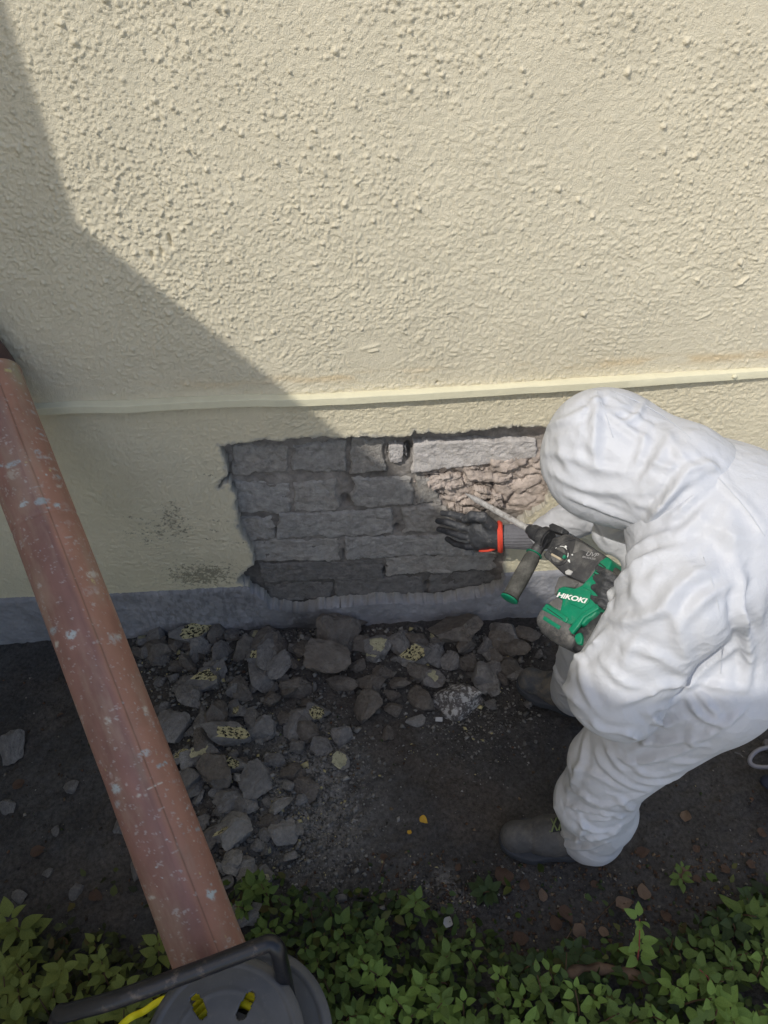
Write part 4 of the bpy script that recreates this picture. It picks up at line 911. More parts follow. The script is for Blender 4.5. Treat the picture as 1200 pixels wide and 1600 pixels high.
CB_ = [(((870, 232), (950, 325), (1010, 400)), 8, 7), (((870, 232), (980, 245), (1092, 265)), 6, 7), (((875, 235), (790, 320), (700, 352)), 8, 9), (((720, 392), (800, 412)), 6, 6), (((850, 240), (900, 350), (990, 402), (1080, 362)), 9, 8), (((610, 440), (720, 482), (900, 462), (1040, 400)), 9, 9), (((540, 520), (640, 562), (820, 522), (970, 450)), 9, 9),
 (((620, 562), (700, 620), (830, 602)), 6, 8), (((480, 520), (520, 590), (620, 660), (740, 692)), 7, 8), (((350, 580), (450, 602), (600, 682)), 6, 9), (((350, 662), (430, 702), (530, 742), (700, 692)), 8, 8), (((360, 742), (450, 762), (600, 792)), 10, 7), (((380, 782), (470, 850), (560, 852)), 8, 7), (((300, 832), (380, 880), (520, 872), (592, 822)), 10, 7),
 (((310, 892), (420, 922), (540, 892)), 8, 7), (((400, 762), (430, 832), (392, 902)), 7, 6), (((440, 442), (420, 560), (360, 700)), 7, 10), (((510, 462), (560, 560), (600, 600)), 6, 8), (((690, 352), (760, 402), (850, 382)), 8, 8), (((1112, 332), (1030, 400), (1000, 440)), 7, 6), (((460, 382), (500, 422), (620, 442)), 7, 8),
 (((640, 640), (760, 650), (880, 600)), 6, 9), (((560, 700), (640, 760), (720, 700)), 6, 8), (((440, 800), (520, 800), (590, 790)), 6, 6), (((330, 100), (310, 170), (380, 280), (440, 350)), 8, 9), (((300, 190), (350, 260), (390, 320)), 6, 8), (((700, 420), (690, 480), (620, 530)), 5, 8), (((900, 400), (880, 480), (960, 500)), 5, 8), (((760, 560), (900, 560), (1000, 500)), 5, 9)]
def crease(V, Q, specs):
    T_ = [bvh(V, Q)]; N_ = vnormals(V, Q); H_ = np.zeros(len(V))
    for q, h, w_ in specs:
        P = drape(q, T_, 0., 6)
        if len(P) < 3: continue
        w_ = w_*.00085; m = ((V > P.min(0)-6*w_) & (V < P.max(0)+6*w_)).all(1); X_ = V[m]; best = np.full(len(X_), 9.); tb = np.zeros(len(X_)); n = len(P)-1
        for i in range(n):
            e = P[i+1]-P[i]; 
            if np.linalg.norm(e) > .06: continue
            t = np.clip(((X_-P[i])@e)/(e@e+1e-12), 0, 1); d = np.linalg.norm(X_-P[i]-t[:, None]*e, axis=1); k = d < best; best[k] = d[k]; tb[k] = (i+t[k])/n
        tp = np.sin(np.pi*np.clip(tb*.9+.05, 0, 1))**.6
        H_[m] += h*.0017*tp*(np.exp(-(best/w_)**1.05)-.42*np.exp(-((best-2.1*w_)/(1.1*w_))**2))
    return V+N_*H_[:, None]
V = crease(V, Q, [(ZA(q), h, w_) for q, h, w_ in CA_]+[(ZB(q), h*.75, w_) for q, h, w_ in CB_])
V = crumple(V, Q, lambda P: .35*gf(P)+.006, it=30, anchor=.04, bend=.05, seed=9, kick=.0009, freq=28)
V, Q = subdiv(V, Q)
COVV, COVQ = V, Q
cover = part('coverall', V, Q, M['cover'], pe, True)
# hood
hd = J['head']; nk = J['neck']
face_dir = nrm(A(-.62, .30, -.72))
def hood_sd(G):
    f = ell_sd(G, hd, (.120, .120, .128)); f = smin(f, cap_sd(G, hd+A(.01, -.01, 0), nk+A(.0, -.01, .00), .110, .098), .04)
    f = smin(f, cap_sd(G, hd+A(.05, -.05, -.03), hd+A(.06, -.03, -.09), .078, .06), .04)
    f = smin(f, np.linalg.norm(G-(hd+A(-.030, -.01, .070)).astype(np.float32), axis=-1)-.062, .05)
    f = smin(f, cap_sd(G, nk+A(.01, 0, .0), nk+A(.06, -.02, -.01), .096, .080), .03)
    return f
V, Q = surfnet(hood_sd, (.22, .86, .92), (.72, 1.34, 1.34), .0145); V = smooth(V, Q, 2, .4)
op = hd+face_dir*.118
cen = V[Q].mean(1); kq = (np.linalg.norm((cen-op)*A(1, 1, .85), axis=1) > .078); Q = Q[kq]
us = np.unique(Q); rm = np.full(len(V), -1); rm[us] = np.arange(len(us)); V = V[us]; Q = rm[Q]
N_ = vnormals(V, Q); wv = np.stack([fbm3(V*7+k*9.7, 23+k, 2)-.5 for k in range(3)], 1); q = V+wv*.07
dv = nrm(nk-hd); al = ((q-hd)@dv)[:, None]*dv; st = 1-np.abs(2*fbm3((al*.3+(q-al))*20, 31, 2)-1)*1.9; st2 = 1-np.abs(2*fbm3((al+.3*(q-al))*26, 33, 3)-1)*1.9
nkw = np.exp(-(np.linalg.norm(V-nk-A(-.02, 0, -.05), axis=1)/.10)**2)
V = V+N_*((st*.0010+st2*(.0006+.006*nkw))-.001)[:, None]
V = crumple(V, Q, lambda P: .008+.05*np.exp(-(np.linalg.norm(P-nk, axis=1)/.09)**2), it=50, anchor=.03, bend=.06, seed=5, kick=.0012, freq=12)
V, Q = subdiv(V, Q); V = crease(V, Q, [(ZA(q), h, w_) for q, h, w_ in HC]); V = crumple(V, Q, .009, it=25, anchor=.05, bend=.06, seed=10, kick=.0008, freq=34); V, Q = subdiv(V, Q)
HOODV, HOODQ = V, Q
hood = part('hood', V, Q, M['cover'], pe, True); md = hood.modifiers.new('thickness', 'SOLIDIFY'); md.thickness = .0015
# head inside the hood, one skin surface with brow, nose, lips, chin, ears, neck
side_ = nrm(np.cross(face_dir, A(0, 0, 1))); upf = np.cross(side_, face_dir); hc = hd+A(.006, -.006, 0)
def L_(f_, s_, u_): return (hc+face_dir*f_+side_*s_+upf*u_)
def head_sd(G):
    rot = np.stack([side_, face_dir, upf], 1)
    f = ell_sd(G, hc, (.070, .088, .100), rot); f = smin(f, ell_sd(G, L_(.035, 0, -.055), (.045, .05, .055), rot), .03)
    f = smin(f, cap_sd(G, L_(.080, 0, .018), L_(.100, 0, -.018), .008, .014), .012)
    f = smin(f, cap_sd(G, L_(.078, -.03, .032), L_(.078, .03, .032), .010, .010), .012)
    f = smin(f, cap_sd(G, L_(.078, -.016, -.046), L_(.078, .016, -.046), .008, .008), .008)
    for s_ in (-1, 1):
        f = smin(f, ell_sd(G, L_(-.005, s_*.072, -.005), (.010, .018, .030), rot), .006)
        f = np.maximum(f, -(np.linalg.norm(G-L_(.094, s_*.03, .014).astype(np.float32), axis=-1)-.014))
        f = smin(f, np.linalg.norm(G-L_(.076, s_*.03, .014).astype(np.float32), axis=-1)-.0125, .003)
    return smin(f, cap_sd(G, L_(-.02, 0, -.05), nk+A(.0, 0, -.04), .05, .058), .03)
V, Q = surfnet(head_sd, (.26, .90, .92), (.64, 1.30, 1.30), .006); V = smooth(V, Q, 1, .4); part('body', V, Q, M['skin'], pe, True)
# seams laid on the cloth where the photograph shows them
BH, BC = bvh(HOODV, HOODQ), bvh(COVV, COVQ)
def drape(pts, trees, lift=.001, n=8):
    pts = smooth_path(np.array([(u, v, 0) for u, v in pts], float), n); out = []
    for u, v, _ in pts:
        r_ = nrm(ray(u, v)); best = None
        for t in trees:
            h_, nn_, i_, d_ = t.ray_cast(Vector(CAM), Vector(r_))
            if h_ is not None and (best is None or d_ < best[0]): best = (d_, h_)
        if best: out.append(np.array(best[1])-r_*lift)
    return np.array(out)
for nm, pts, tr in (('hood_seam', ((934, 601), (985, 622), (1040, 652), (1085, 690)), [BH]), ('hood_seam', ((930, 604), (944, 640), (960, 690)), [BH]), ('yoke_seam', ((1112, 735), (1140, 765), (1170, 800), (1198, 842)), [BC]), ('sleeve_seam', ((1096, 862), (1120, 930), (1128, 1000), (1126, 1060)), [BC])):
    P = drape(pts, tr)
    if len(P) > 4:
        P = np.array([P[max(0, i-2):i+3].mean(0) for i in range(len(P))]); part(nm, *tube(P, .0007, 6), M['seam'], pe, True)
# ---- shoes
def shoe(toe, heel, wid, name, mt):
    toe = A(*toe); heel = A(*heel); ln = np.linalg.norm(toe-heel); f_ = nrm(toe-heel); s_ = nrm(np.cross(A(0, 0, 1), f_)); o = (toe+heel)/2
    T = lambda a, b, c: o+f_*a*ln+s_*b+A(0, 0, 1)*c
    def sd_(G):
        f = cap_sd(G, T(.34, .004, .035), T(.05, 0, .045), .040*wid, .045*wid); f = smin(f, cap_sd(G, T(.05, 0, .048), T(-.33, 0, .05), .044, .038), .03)
        f = smin(f, cap_sd(G, T(.12, 0, .062), T(-.16, 0, .10), .034, .042), .03); f = smin(f, cap_sd(G, T(-.25, 0, .06), T(-.22, 0, .14), .042, .044), .03)
        f = smin(f, np.linalg.norm((G-T(.37, .006, .034).astype(np.float32)), axis=-1)-.036*wid, .02)
        f = np.maximum(f, .022-G[..., 2]); return np.maximum(f, G[..., 2]-.15)
    lo = np.minimum(toe, heel)-.08; hi = np.maximum(toe, heel)+.08; lo[2] = 0; hi[2] = .18
    V, Q = surfnet(sd_, lo, hi, .006); V = smooth(V, Q, 2, .4); N_ = vnormals(V, Q)
    V = V+N_*((fbm3(V*25, 4, 3)-.5)*.006-.0025*(np.abs(((V-o)@f_)/ln-.23) < .006))[:, None]
    sh_ = part(name, V, Q, mt, pe, True)
    def sole_sd(G):
        q = G.copy(); q[..., 2] = .0; f = smin(smin(cap_sd(q, T(.36, .006, 0)*A(1, 1, 0), T(.22, .004, 0)*A(1, 1, 0), .044*wid, .052*wid), cap_sd(q, T(.22, .004, 0)*A(1, 1, 0), T(-.05, 0, 0)*A(1, 1, 0), .052*wid, .041), .03), cap_sd(q, T(-.05, 0, 0)*A(1, 1, 0), T(-.34, 0, 0)*A(1, 1, 0), .040, .044), .03)
        return np.maximum(f, np.abs(G[..., 2]-.016)-.014)
    V, Q = surfnet(sole_sd, lo-A(.02, .02, .01), hi, .005); V = smooth(V, Q, 1, .4); part('sole', V, Q, M['sole'], sh_, True)
    V, Q = surfnet(lambda G: np.maximum(cap_sd(G, T(.14, 0, .064), T(-.12, 0, .112), .033, .030), ell_sd(G, T(.03, 0, .11), (ln*.16, ln*.16, .05)))-.001, lo, hi, .004) if False else (None, None)
    tg = []
    for k in range(4):
        a = .13-.055*k; zt = .099+.0125*k; w_ = .017
        for sg_ in (-1, 1): tg.append(tube(smooth_path([T(a, -w_*sg_, zt-.004), T(a-.02, 0, zt+.004), T(a-.045, w_*sg_, zt+.006)], 5), .0022, 6))
    part('lace', *merge(tg), M['lace'], sh_, True)
    v_, f_q = [], []
    for k in range(9):
        a = .16-.29*k/8; zt = .094+.062*k/8
        for b in (-.018, -.009, 0, .009, .018): v_.append(T(a, b, zt-.001-abs(b)*.25))
    f_q = [(r*5+c, r*5+c+1, (r+1)*5+c+1, (r+1)*5+c) for r in range(8) for c in range(4)]
    t_ = part('tongue', v_, f_q, M['tongue'], sh_, True); md = t_.modifiers.new('thickness', 'SOLIDIFY'); md.thickness = .003
    return sh_
tn = onz(782, 1302, .035); hn = onz(945, 1322, .02); tn[2] = hn[2] = 0
shoe(tn, tn+nrm(hn-tn)*.295, 1.0, 'near_shoe'.replace('near_', ''), M['shoe'])
tf = onz(812, 1053, .035); hf = onz(925, 1112, .02); tf[2] = hf[2] = 0
shoe(tf, tf+nrm(hf-tf)*.295, 1.0, 'shoe', M['shoe_b'])
# ---- left hand: coated glove, red hem, knitted cuff
yw = D
def W(u, v, y): return ony(u, v, y+.03)
wr_ = W(782, 839, 1.50)
FN = [  # base, knuckle, mid, tip, radii
    (W(745, 816, 1.525), W(722, 808, 1.54), W(704, 803, 1.565), W(691, 802, 1.585), .0098),
    (W(744, 829, 1.52), W(718, 822, 1.53), W(699, 816, 1.55), W(684, 814, 1.575), .0102),
    (W(745, 842, 1.515), W(719, 837, 1.52), W(701, 831, 1.54), W(686, 827, 1.565), .0102),
    (W(750, 855, 1.51), W(729, 854, 1.51), W(712, 850, 1.53), W(699, 842, 1.555), .0096)]
TH = (W(768, 822, 1.50), W(754, 808, 1.495), W(738, 806, 1.50), W(726, 812, 1.515), .0135)
def hand_sd(G):
    f = cap_sd(G, wr_, W(748, 824, 1.52), .030, .025); f = smin(f, cap_sd(G, wr_+A(0, 0, -.0), W(750, 846, 1.51), .030, .024), .02)
    f = smin(f, cap_sd(G, W(765, 833, 1.505), W(745, 835, 1.52), .032, .026), .02)
    for a, b, c, d, r_ in FN:
        g_ = smin(smin(cap_sd(G, a, b, r_*1.15, r_*1.02), cap_sd(G, b, c, r_*1.02, r_*.95), .004), cap_sd(G, c, d, r_*.95, r_*.82), .004); f = smin(f, g_, .0035)
    a, b, c, d, r_ = TH; g_ = smin(smin(cap_sd(G, a, b, r_*1.4, r_*1.1), cap_sd(G, b, c, r_*1.1, r_), .005), cap_sd(G, c, d, r_, r_*.8), .005)
    f = smin(f, g_, .008)
    hx_ = nrm(wr_-W(745, 835, 1.52)); return np.maximum(f, (G-(wr_).astype(np.float32))@hx_.astype(np.float32)-.004)
V, Q = surfnet(hand_sd, (.10, 1.42, .40), (.42, 1.66, .66), .0036); V = smooth(V, Q, 1, .4); N_ = vnormals(V, Q)
q = V*42; V = V+N_*((1-np.abs(2*fbm3(q*A(1, 1, .6)+(fbm3(V*40, 5, 2)-.5)[:, None]*3, 71, 2)-1)*1.8)*.0011)[:, None]
part('glove', V, Q, M['glove'], pe, True)
hx_ = nrm(J['fwr']-wr_); h1 = nrm(np.cross(hx_, A(0, 0, 1))); h2 = np.cross(h1, hx_)
def ring(name, c0, c1, ra, rb, mt, lip=0, ribs=0, n=24, seg=96):
    V = []; 
    for i in range(n+1):
        t = i/n; c = c0+(c1-c0)*t; r_ = ra+(rb-ra)*t+lip*math.sin(math.pi*t)
        for k in range(seg):
            a = 2*math.pi*k/seg; q = r_*(1+(ribs*.5*(1 if (k % 4) < 2 else -1)))*(1+.03*math.sin(3*a+5*t))
            V.append(c+(h1*math.cos(a)*.86+h2*math.sin(a)*1.08)*q)
    Fc = [(i*seg+k, i*seg+(k+1) % seg, (i+1)*seg+(k+1) % seg, (i+1)*seg+k) for i in range(n) for k in range(seg)]
    return part(name, V, Fc, mt, pe, True)
ring('glove_hem', wr_-hx_*.009, wr_+hx_*.006, .0455, .0450, M['glove_red'], lip=.0030, n=8)
kn = [None]; ring('knit_cuff', wr_+hx_*.002, wr_+hx_*.105, .0335, .036, M['knit'], lip=.002, ribs=.055, n=30)
V, Fc = tube(smooth_path([wr_-hx_*.004-h2*.036, W(765, 860, 1.485)+A(0, 0, -.0), W(748, 861, 1.50)], 8), np.array([.0045]*8+[.0035]*8+[.0015]), 8); part('glove_hem', V, Fc, M['glove_red'], pe, True)
# ================================================================== HAMMER DRILL
tip = ony(727, 771, D+.008); M['d_housing'] = mat('drill_dusty_dark_housing', (.05, .051, .056), .5, var=.3, vs=30, bump=.0006, bs=150, spec=.5, layers=(((.24, .235, .225), 24, .5, .72, .5),))
dial = ony(876, 868, 1.285)
da = nrm(tip-dial); vv = CAM-dial; dn_ = nrm(vv-da*(vv@da)); dv_ = np.cross(dn_, da)      # axis, side normal, down
if dv_[2] > 0: dv_ = -dv_
dr = thing('hammer_drill', 'green and dark grey cordless hammer drill with side handle and pointed chisel', 'drill', tuple(dial))
def S(u, v, off=0.):                # point of the drill's flank seen at u,v
    r_ = ray(u, v); o_ = dial+dn_*off; return CAM+r_*(((o_-CAM)@dn_)/(r_@dn_))
def ZD(X_, Y_): return 660+X_*.26667, 740+Y_*.26667
def slab(name, poly, top_, bot_, mt, parent=None, bev=.004, seg=3):
    P = [S(*ZD(*p), 0) for p in poly]
    ar = sum(np.cross(P[i]-P[0], P[(i+1) % len(P)]-P[0])@dn_ for i in range(len(P)))
    if ar < 0: P = P[::-1]
    n = len(P); V = [p+dn_*top_ for p in P]+[p+dn_*bot_ for p in P]
    Fc = [tuple(range(n)), tuple(range(2*n-1, n-1, -1))]+[(i, n+i, n+(i+1) % n, (i+1) % n) for i in range(n)]
    o = bevelled(name, V, Fc, mt, parent or dr, bev, seg); o.modifiers['bevel'].use_clamp_overlap = True; return o
def rcyl(name, pts, rad, mt, seg=32, parent=None):
    V, Fc = tube(pts, np.array(rad), seg); o = part(name, V, Fc, mt, parent or dr, True)
    if hasattr(o.data, 'set_sharp_from_angle'): o.data.set_sharp_from_angle(angle=math.radians(40))
    return o
off0 = -.030
def ax_pt(X_, off=off0):            # point on the spindle axis at zoomed X
    Y_ = 368+(X_-700)*.55; return S(*ZD(X_, Y_), off)
c_a = ax_pt(618, -.02); c_b = ax_pt(760, off0)
tipd = nrm(c_a-tip); ch = [tip, tip+tipd*.018, tip+tipd*.05, c_a+tipd*.03]
rcyl('chisel', ch, [.0010, .0052, .0084, .0090], M['steel'], 14)
sd_ = nrm(c_b-c_a)
rcyl('chuck', [c_a-sd_*.000, c_a+sd_*.003, c_a+sd_*.014, c_a+sd_*.016, c_a+sd_*.020, c_a+sd_*.040, c_a+sd_*.043, c_a+sd_*.047, c_a+sd_*.075], [.010, .0135, .0155, .0185, .0205, .0225, .019, .024, .026], M['d_black'])
rcyl('handle_clamp', [c_a+sd_*.050, c_a+sd_*.052, c_a+sd_*.070, c_a+sd_*.072], [.026, .030, .030, .026], M['d_black'])
cl = c_a+sd_*.061
slab('depth_gauge_clamp', [(738, 300), (760, 288), (828, 318), (815, 352), (745, 330)], .0, -.03, M['d_black'], bev=.003)
# side handle
hA = S(*ZD(655, 470), -.022); hB = S(*ZD(507, 738), .012); hd_ = nrm(hB-hA); hl = np.linalg.norm(hB-hA)
rcyl('handle_neck', [cl, cl+(hA-cl)*.5, hA-hd_*.004, hA+hd_*.001], [.017, .0155, .017, .0225], M['d_black'])
rcyl('handle_collar', [hA-hd_*.000, hA+hd_*.0018], [.0222, .0222], M['d_green'])
t_ = np.linspace(0, 1, 26); rcyl('handle_grip', [hA+hd_*(.003+(hl-.010)*t) for t in t_], [.0205+.0016*math.sin(t*3.1)+.0035*max(0, (t-.9)*10)**2*.9-.0015*(t < .05) for t in t_], M['rubber'])
rcyl('handle_cap', [hA+hd_*(hl-.004), hA+hd_*(hl-.001), hA+hd_*hl], [.0236, .0236, .0215], M['d_green'])
slab('gear_housing', [(700, 470), (722, 452), (762, 372), (842, 350), (905, 372), (952, 402), (1010, 440), (1092, 492), (1050, 520), (1000, 590), (965, 645), (940, 640), (880, 612), (820, 585), (745, 515), (715, 492)], .0, -.062, M['d_housing'], bev=.009, seg=4)
slab('housing_rib', [(770, 385), (840, 362), (900, 386), (845, 400), (790, 425), (752, 470), (742, 462)], .003, -.02, M['d_black'], bev=.002)
slab('housing_rib', [(900, 392), (948, 412), (1000, 450), (990, 470), (935, 450), (880, 470)], .002, -.02, M['d_grey'], bev=.002)
slab('bottom_cover', [(818, 590), (880, 614), (945, 642), (905, 672), (835, 662), (812, 640)], -.004, -.055, M['d_grey'], bev=.004)
def discp(name, X_, Y_, r_, o0, o1, mt, parent=None): p = S(*ZD(X_, Y_), 0); return rcyl(name, [p+dn_*o0, p+dn_*(o1-.0012), p+dn_*o1], [r_, r_, r_-.0012], mt, 40, parent)
PX = .26667*((dial-CAM)@fwd)/F
dl = discp('mode_dial', 808, 482, 62*PX, -.004, .004, M['d_black'])
discp('dial_rim', 805, 482, 47*PX, .003, .008, M['d_grey'], dl)
def bar(name, a, b, wd, o0, o1, mt, parent):
    a = S(*ZD(*a), 0); b = S(*ZD(*b), 0); d_ = nrm(b-a); n_ = np.cross(dn_, d_); v_, f_ = box((a+b)/2+dn_*(o0+o1)/2, d_, n_, dn_, np.linalg.norm(b-a)/2, wd*PX/2, (o1-o0)/2); return bevelled(name, v_, f_, mt, parent, .0008, 2)
bar('dial_knob', (768, 452), (850, 500), 34, .006, .014, M['d_black'], dl); bar('worn_patch', (772, 482), (826, 512), 13, .006, .0145, M['sand_mark'], dl); bar('dial_pointer', (840, 506), (852, 488), 14, .006, .0148, M['d_green'], dl)
cdp = S(*ZD(808, 482), 0)
def arc(a0, a1, r_, wd):
    P = []
    for t in np.linspace(a0, a1, 14): P.append(cdp+dn_*.0044+(rgt_s*math.cos(t)-dwn_s*math.sin(t))*r_*PX)
    return tube(P, wd*PX, 6)
rgt_s = nrm(rgt-dn_*(rgt@dn_)); dwn_s = nrm(-upv-dn_*(-upv@dn_)); dwn_s = nrm(dwn_s-rgt_s*(dwn_s@rgt_s))
part('dial_mark', *merge([arc(2.55, 1.75, 56, 2.4), arc(1.35, .35, 56, 2.4), arc(-.1, -.55, 58, 2.4)]), M['white_mark'], dl, True)
for (X_, Y_, s_) in ((843, 432, 8), (882, 478, 5), (862, 512, 7), (866, 520, 4)): discp('dial_mark', X_, Y_, s_*PX, .002, .0052, M['white_mark'], dl)
G_ = [(1088, 488), (1118, 515), (1080, 620), (1062, 700), (1050, 790), (1010, 840), (975, 860), (950, 890), (868, 885), (835, 872), (700, 800), (735, 762), (775, 785), (812, 806), (826, 742), (790, 722), (800, 676), (832, 662), (905, 676), (942, 655), (1000, 592), (1045, 515)]
slab('motor_housing', G_, .006, -.066, M['d_green'], bev=.005, seg=3)
slab('window_panel', [(800, 602), (835, 600), (915, 640), (892, 668), (828, 662), (800, 680), (772, 712), (775, 672)], .001, -.06, M['d_grey'], bev=.003)
slab('window_panel', [(792, 724), (824, 742), (812, 808), (770, 786), (738, 760)], .003, -.06, M['d_grey'], bev=.003)
slab('foot_guard', [(712, 788), (830, 850), (872, 886), (862, 938), (898, 960), (882, 1010), (860, 1032), (800, 1006), (752, 975), (700, 932), (672, 885), (668, 850), (686, 812)], .004, -.070, M['d_grey'], bev=.009, seg=4)
slab('green_stripe', [(738, 768), (850, 840), (868, 858), (850, 880), (715, 800)], .0105, -.0, M['d_green'], bev=.002)
bar('stripe_slot', (745, 796), (838, 862), 4, .009, .0112, M['tongue'], dr)
bar('green_bar', (718, 848), (812, 908), 22, .002, .0075, M['d_green'], dr)
slab('battery_pack', [(868, 890), (935, 895), (948, 880), (1040, 800), (1060, 840), (1000, 930), (940, 1010), (900, 1040), (868, 1032)], -.006, -.074, M['d_black'], bev=.004)
slab('battery_latch', [(900, 940), (930, 930), (940, 965), (932, 1005), (905, 1000), (890, 965)], .002, -.03, M['d_green'], bev=.003)
slab('latch_frame', [(868, 918), (942, 828), (1040, 768), (1048, 800), (960, 852), (930, 900), (890, 948)], .0115, -.0, M['d_green'], bev=.003)
slab('raised_panel', [(900, 682), (945, 664), (1000, 700), (985, 760), (940, 800), (880, 770), (850, 720)], .0095, -.0, M['d_green'], bev=.002)
for k in range(6): bar('vent_slot', (1004+k*8, 604-k*15), (1052+k*6, 632-k*15), 6, .0045, .0068, M['tongue'], dr)
for r_ in range(4):
    for c in range(13):
        t = c/12; X_ = 690+150*t+r_*7; Y_ = 895+108*t-r_*13-12*math.sin(t*3.14)
        p = S(*ZD(X_, Y_), 0); 
        if r_ == 0 and c in (0, 12): continue
        v_, f_ = tube([p+dn_*.0035, p+dn_*.0062], .0012, 6); part('guard_stud', v_, f_, M['white_mark'] if False else M['d_grey'], dr)
def text(body, X_, Y_, ang, size, off, mt, name, sx=1., shear=.25, parent=None, bold=.0):
    cu = bpy.data.curves.new(name, 'FONT'); cu.body = body; cu.size = size; cu.extrude = .0004; cu.shear = shear; cu.offset = bold; cu.align_x = 'CENTER'; cu.align_y = 'CENTER'
    t = bpy.data.objects.new(name, cu); C.objects.link(t); bpy.context.view_layer.update()
    me = bpy.data.meshes.new_from_object(t.evaluated_get(bpy.context.evaluated_depsgraph_get())); bpy.data.objects.remove(t)
    o = bpy.data.objects.new(name, me); C.objects.link(o); me.materials.clear(); me.materials.append(mt); o.parent = parent or dr
    xd = rgt_s*math.cos(ang)+dwn_s*math.sin(ang); yd = np.cross(dn_, xd); p = S(*ZD(X_, Y_), off)-dial
    o.matrix_local = Matrix(((xd[0]*sx, yd[0], dn_[0], p[0]), (xd[1]*sx, yd[1], dn_[1], p[1]), (xd[2]*sx, yd[2], dn_[2], p[2]), (0, 0, 0, 1))); return o
text('HiKOKI', 872, 728, math.radians(28.5), .0165, .0106, M['white_mark'], 'lettering', 1.52, .2, bold=.0006)
text('UVP', 992, 474, math.radians(29), .0155, .0036, M['grey_mark'], 'lettering', 1.2, .3)
text('BRUSHLESS', 975, 494, math.radians(29), .0068, .0036, M['grey_mark'], 'lettering', 1.1, .1)
slab('dust_lever', [(838, 575), (860, 562), (884, 575), (868, 596), (842, 592)], .004, -.02, M['paper'], bev=.002)
# rear grip inside the right hand, partly hidden by the sleeve
slab('rear_grip', [(1090, 520), (1150, 560), (1140, 700), (1090, 800), (1045, 800), (1055, 700), (1085, 610)], -.012, -.05, M['rubber'], bev=.008)
gp0 = S(*ZD(1120, 600), -.03); gp1 = S(*ZD(1075, 790), -.03); gd = nrm(gp1-gp0)
def rhand_sd(G):
    pc_ = (gp0+gp1)/2; back = nrm(-da); f = cap_sd(G, pc_-gd*.03+back*.035, pc_+gd*.03+back*.035, .026, .026); f = smin(f, cap_sd(G, pc_+back*.04, J['nhand'], .028, .030), .02)
    for k in range(4):
        b = pc_+gd*(-.036+.024*k); r_ = (.0105, .0115, .011, .0095)[k]
        p1, p2, p3, p4 = b+back*.03+dn_*.018, b+back*.006+dn_*.034, b-back*.026+dn_*.028, b-back*.034-dn_*.002
        f = smin(f, smin(smin(cap_sd(G, p1, p2, r_, r_), cap_sd(G, p2, p3, r_, r_*.95), .003), cap_sd(G, p3, p4, r_*.95, r_*.85), .003), .005)
    b = pc_-gd*.045; f = smin(f, smin(cap_sd(G, b+back*.03, b-dn_*.028+back*.005, .014, .012), cap_sd(G, b-dn_*.028+back*.005, b-dn_*.026-back*.025, .012, .010), .004), .006)
    return f
c_ = (gp0+gp1)/2; lo = np.minimum(c_, J['nhand'])-.10; hi = np.maximum(c_, J['nhand'])+.10
V, Q = surfnet(rhand_sd, lo, hi, .004); V = smooth(V, Q, 1, .4); part('glove', V, Q, M['glove'], pe, True)
# ================================================================== PLANTS
def leafmesh(name, seed, pointed=.5, mt=None):
    r = np.random.default_rng(seed); n, m = 9, 5; V = []; wv_ = r.uniform(-.12, .12)
    for i in range(n):
        t = i/(n-1); wd = .34*math.sin(math.pi*min(1, t**.8*1.0))**(.75+.3*pointed)*(1-.25*t) if 0 < t < 1 else .004
        for j in range(m):
            s_ = (j-(m-1)/2)/((m-1)/2)
            V.append((t, s_*wd*(1+.06*math.sin(9*t+s_)), .10*abs(s_)*wd*2.2-.30*t*t*.5+wv_*math.sin(t*5)*.25*s_+.02*math.sin(t*25)*abs(s_)))
    return mkmesh(name, V, grid_faces(n, m), True)
LF = {}
for key, mt in (('g', 'leaf'), ('y', 'leaf_y'), ('l', 'leaf_l'), ('d', 'leaf_d')):
    LF[key] = [leafmesh('leaf', 40+i*3, .3+.35*i) for i in range(3)]
    for me in LF[key]: me.materials.append(M[mt])
def leafmat(p, az, pitch, roll, sc_):
    return Matrix.Translation(Vector([float(c) for c in p])) @ Matrix.Rotation(az, 4, 'Z') @ Matrix.Rotation(-pitch, 4, 'Y') @ Matrix.Rotation(roll, 4, 'X') @ Matrix.Scale(sc_, 4)
def sprig(x, y, hgt, kind, size, label, group, tiers=3, stem='stem', lean=.25, seed=0, per=(3, 5), z0=None):
    r = np.random.default_rng(seed); g_ = float(gh(x, y)) if z0 is None else z0
    t = thing('green_plant', label, 'plant', (x, y, g_), group); la = r.uniform(0, 6.28)
    P = [A(math.cos(la)*lean*hgt*k*k/9*1.0, math.sin(la)*lean*hgt*k*k/9, hgt*k/3) for k in range(4)]
    pth = smooth_path(P, 4); v_, f_ = tube(pth, np.linspace(.0028, .0012, len(pth)), 5); part('stem', np.array(v_)+A(x, y, g_), f_, M[stem], t, True)
    az = r.uniform(0, 6.28)
    for k in range(tiers):
        f_k = .45+.55*k/max(1, tiers-1); b = pth[int(f_k*(len(pth)-1))]; nlf = int(r.integers(*per))
        for j in range(nlf):
            az += 2.4+r.normal()*.25; s_ = size*(1.15-.35*f_k)*r.uniform(.75, 1.2)
            me = LF[kind][int(r.integers(3))]; o = bpy.data.objects.new('leaf', me); C.objects.link(o); o.parent = t
            o.matrix_local = leafmat(b+A(math.cos(az), math.sin(az), 0)*.006, az, r.uniform(-.1, .35)+.45*(f_k > .9), r.normal()*.3, s_)
    return t
def inside_plants(u, v):
    if u < 265: return v > 1455+max(0, (u-120))*.05
    if 340 < u < 520: return v > 1365+abs(u-420)*.35
    if u < 640: return v > 1395
    if u < 800: return v > 1415+(u-640)*.35
    if u < 1000: return v > 1490
    return v > 1500-(u-1000)*.62
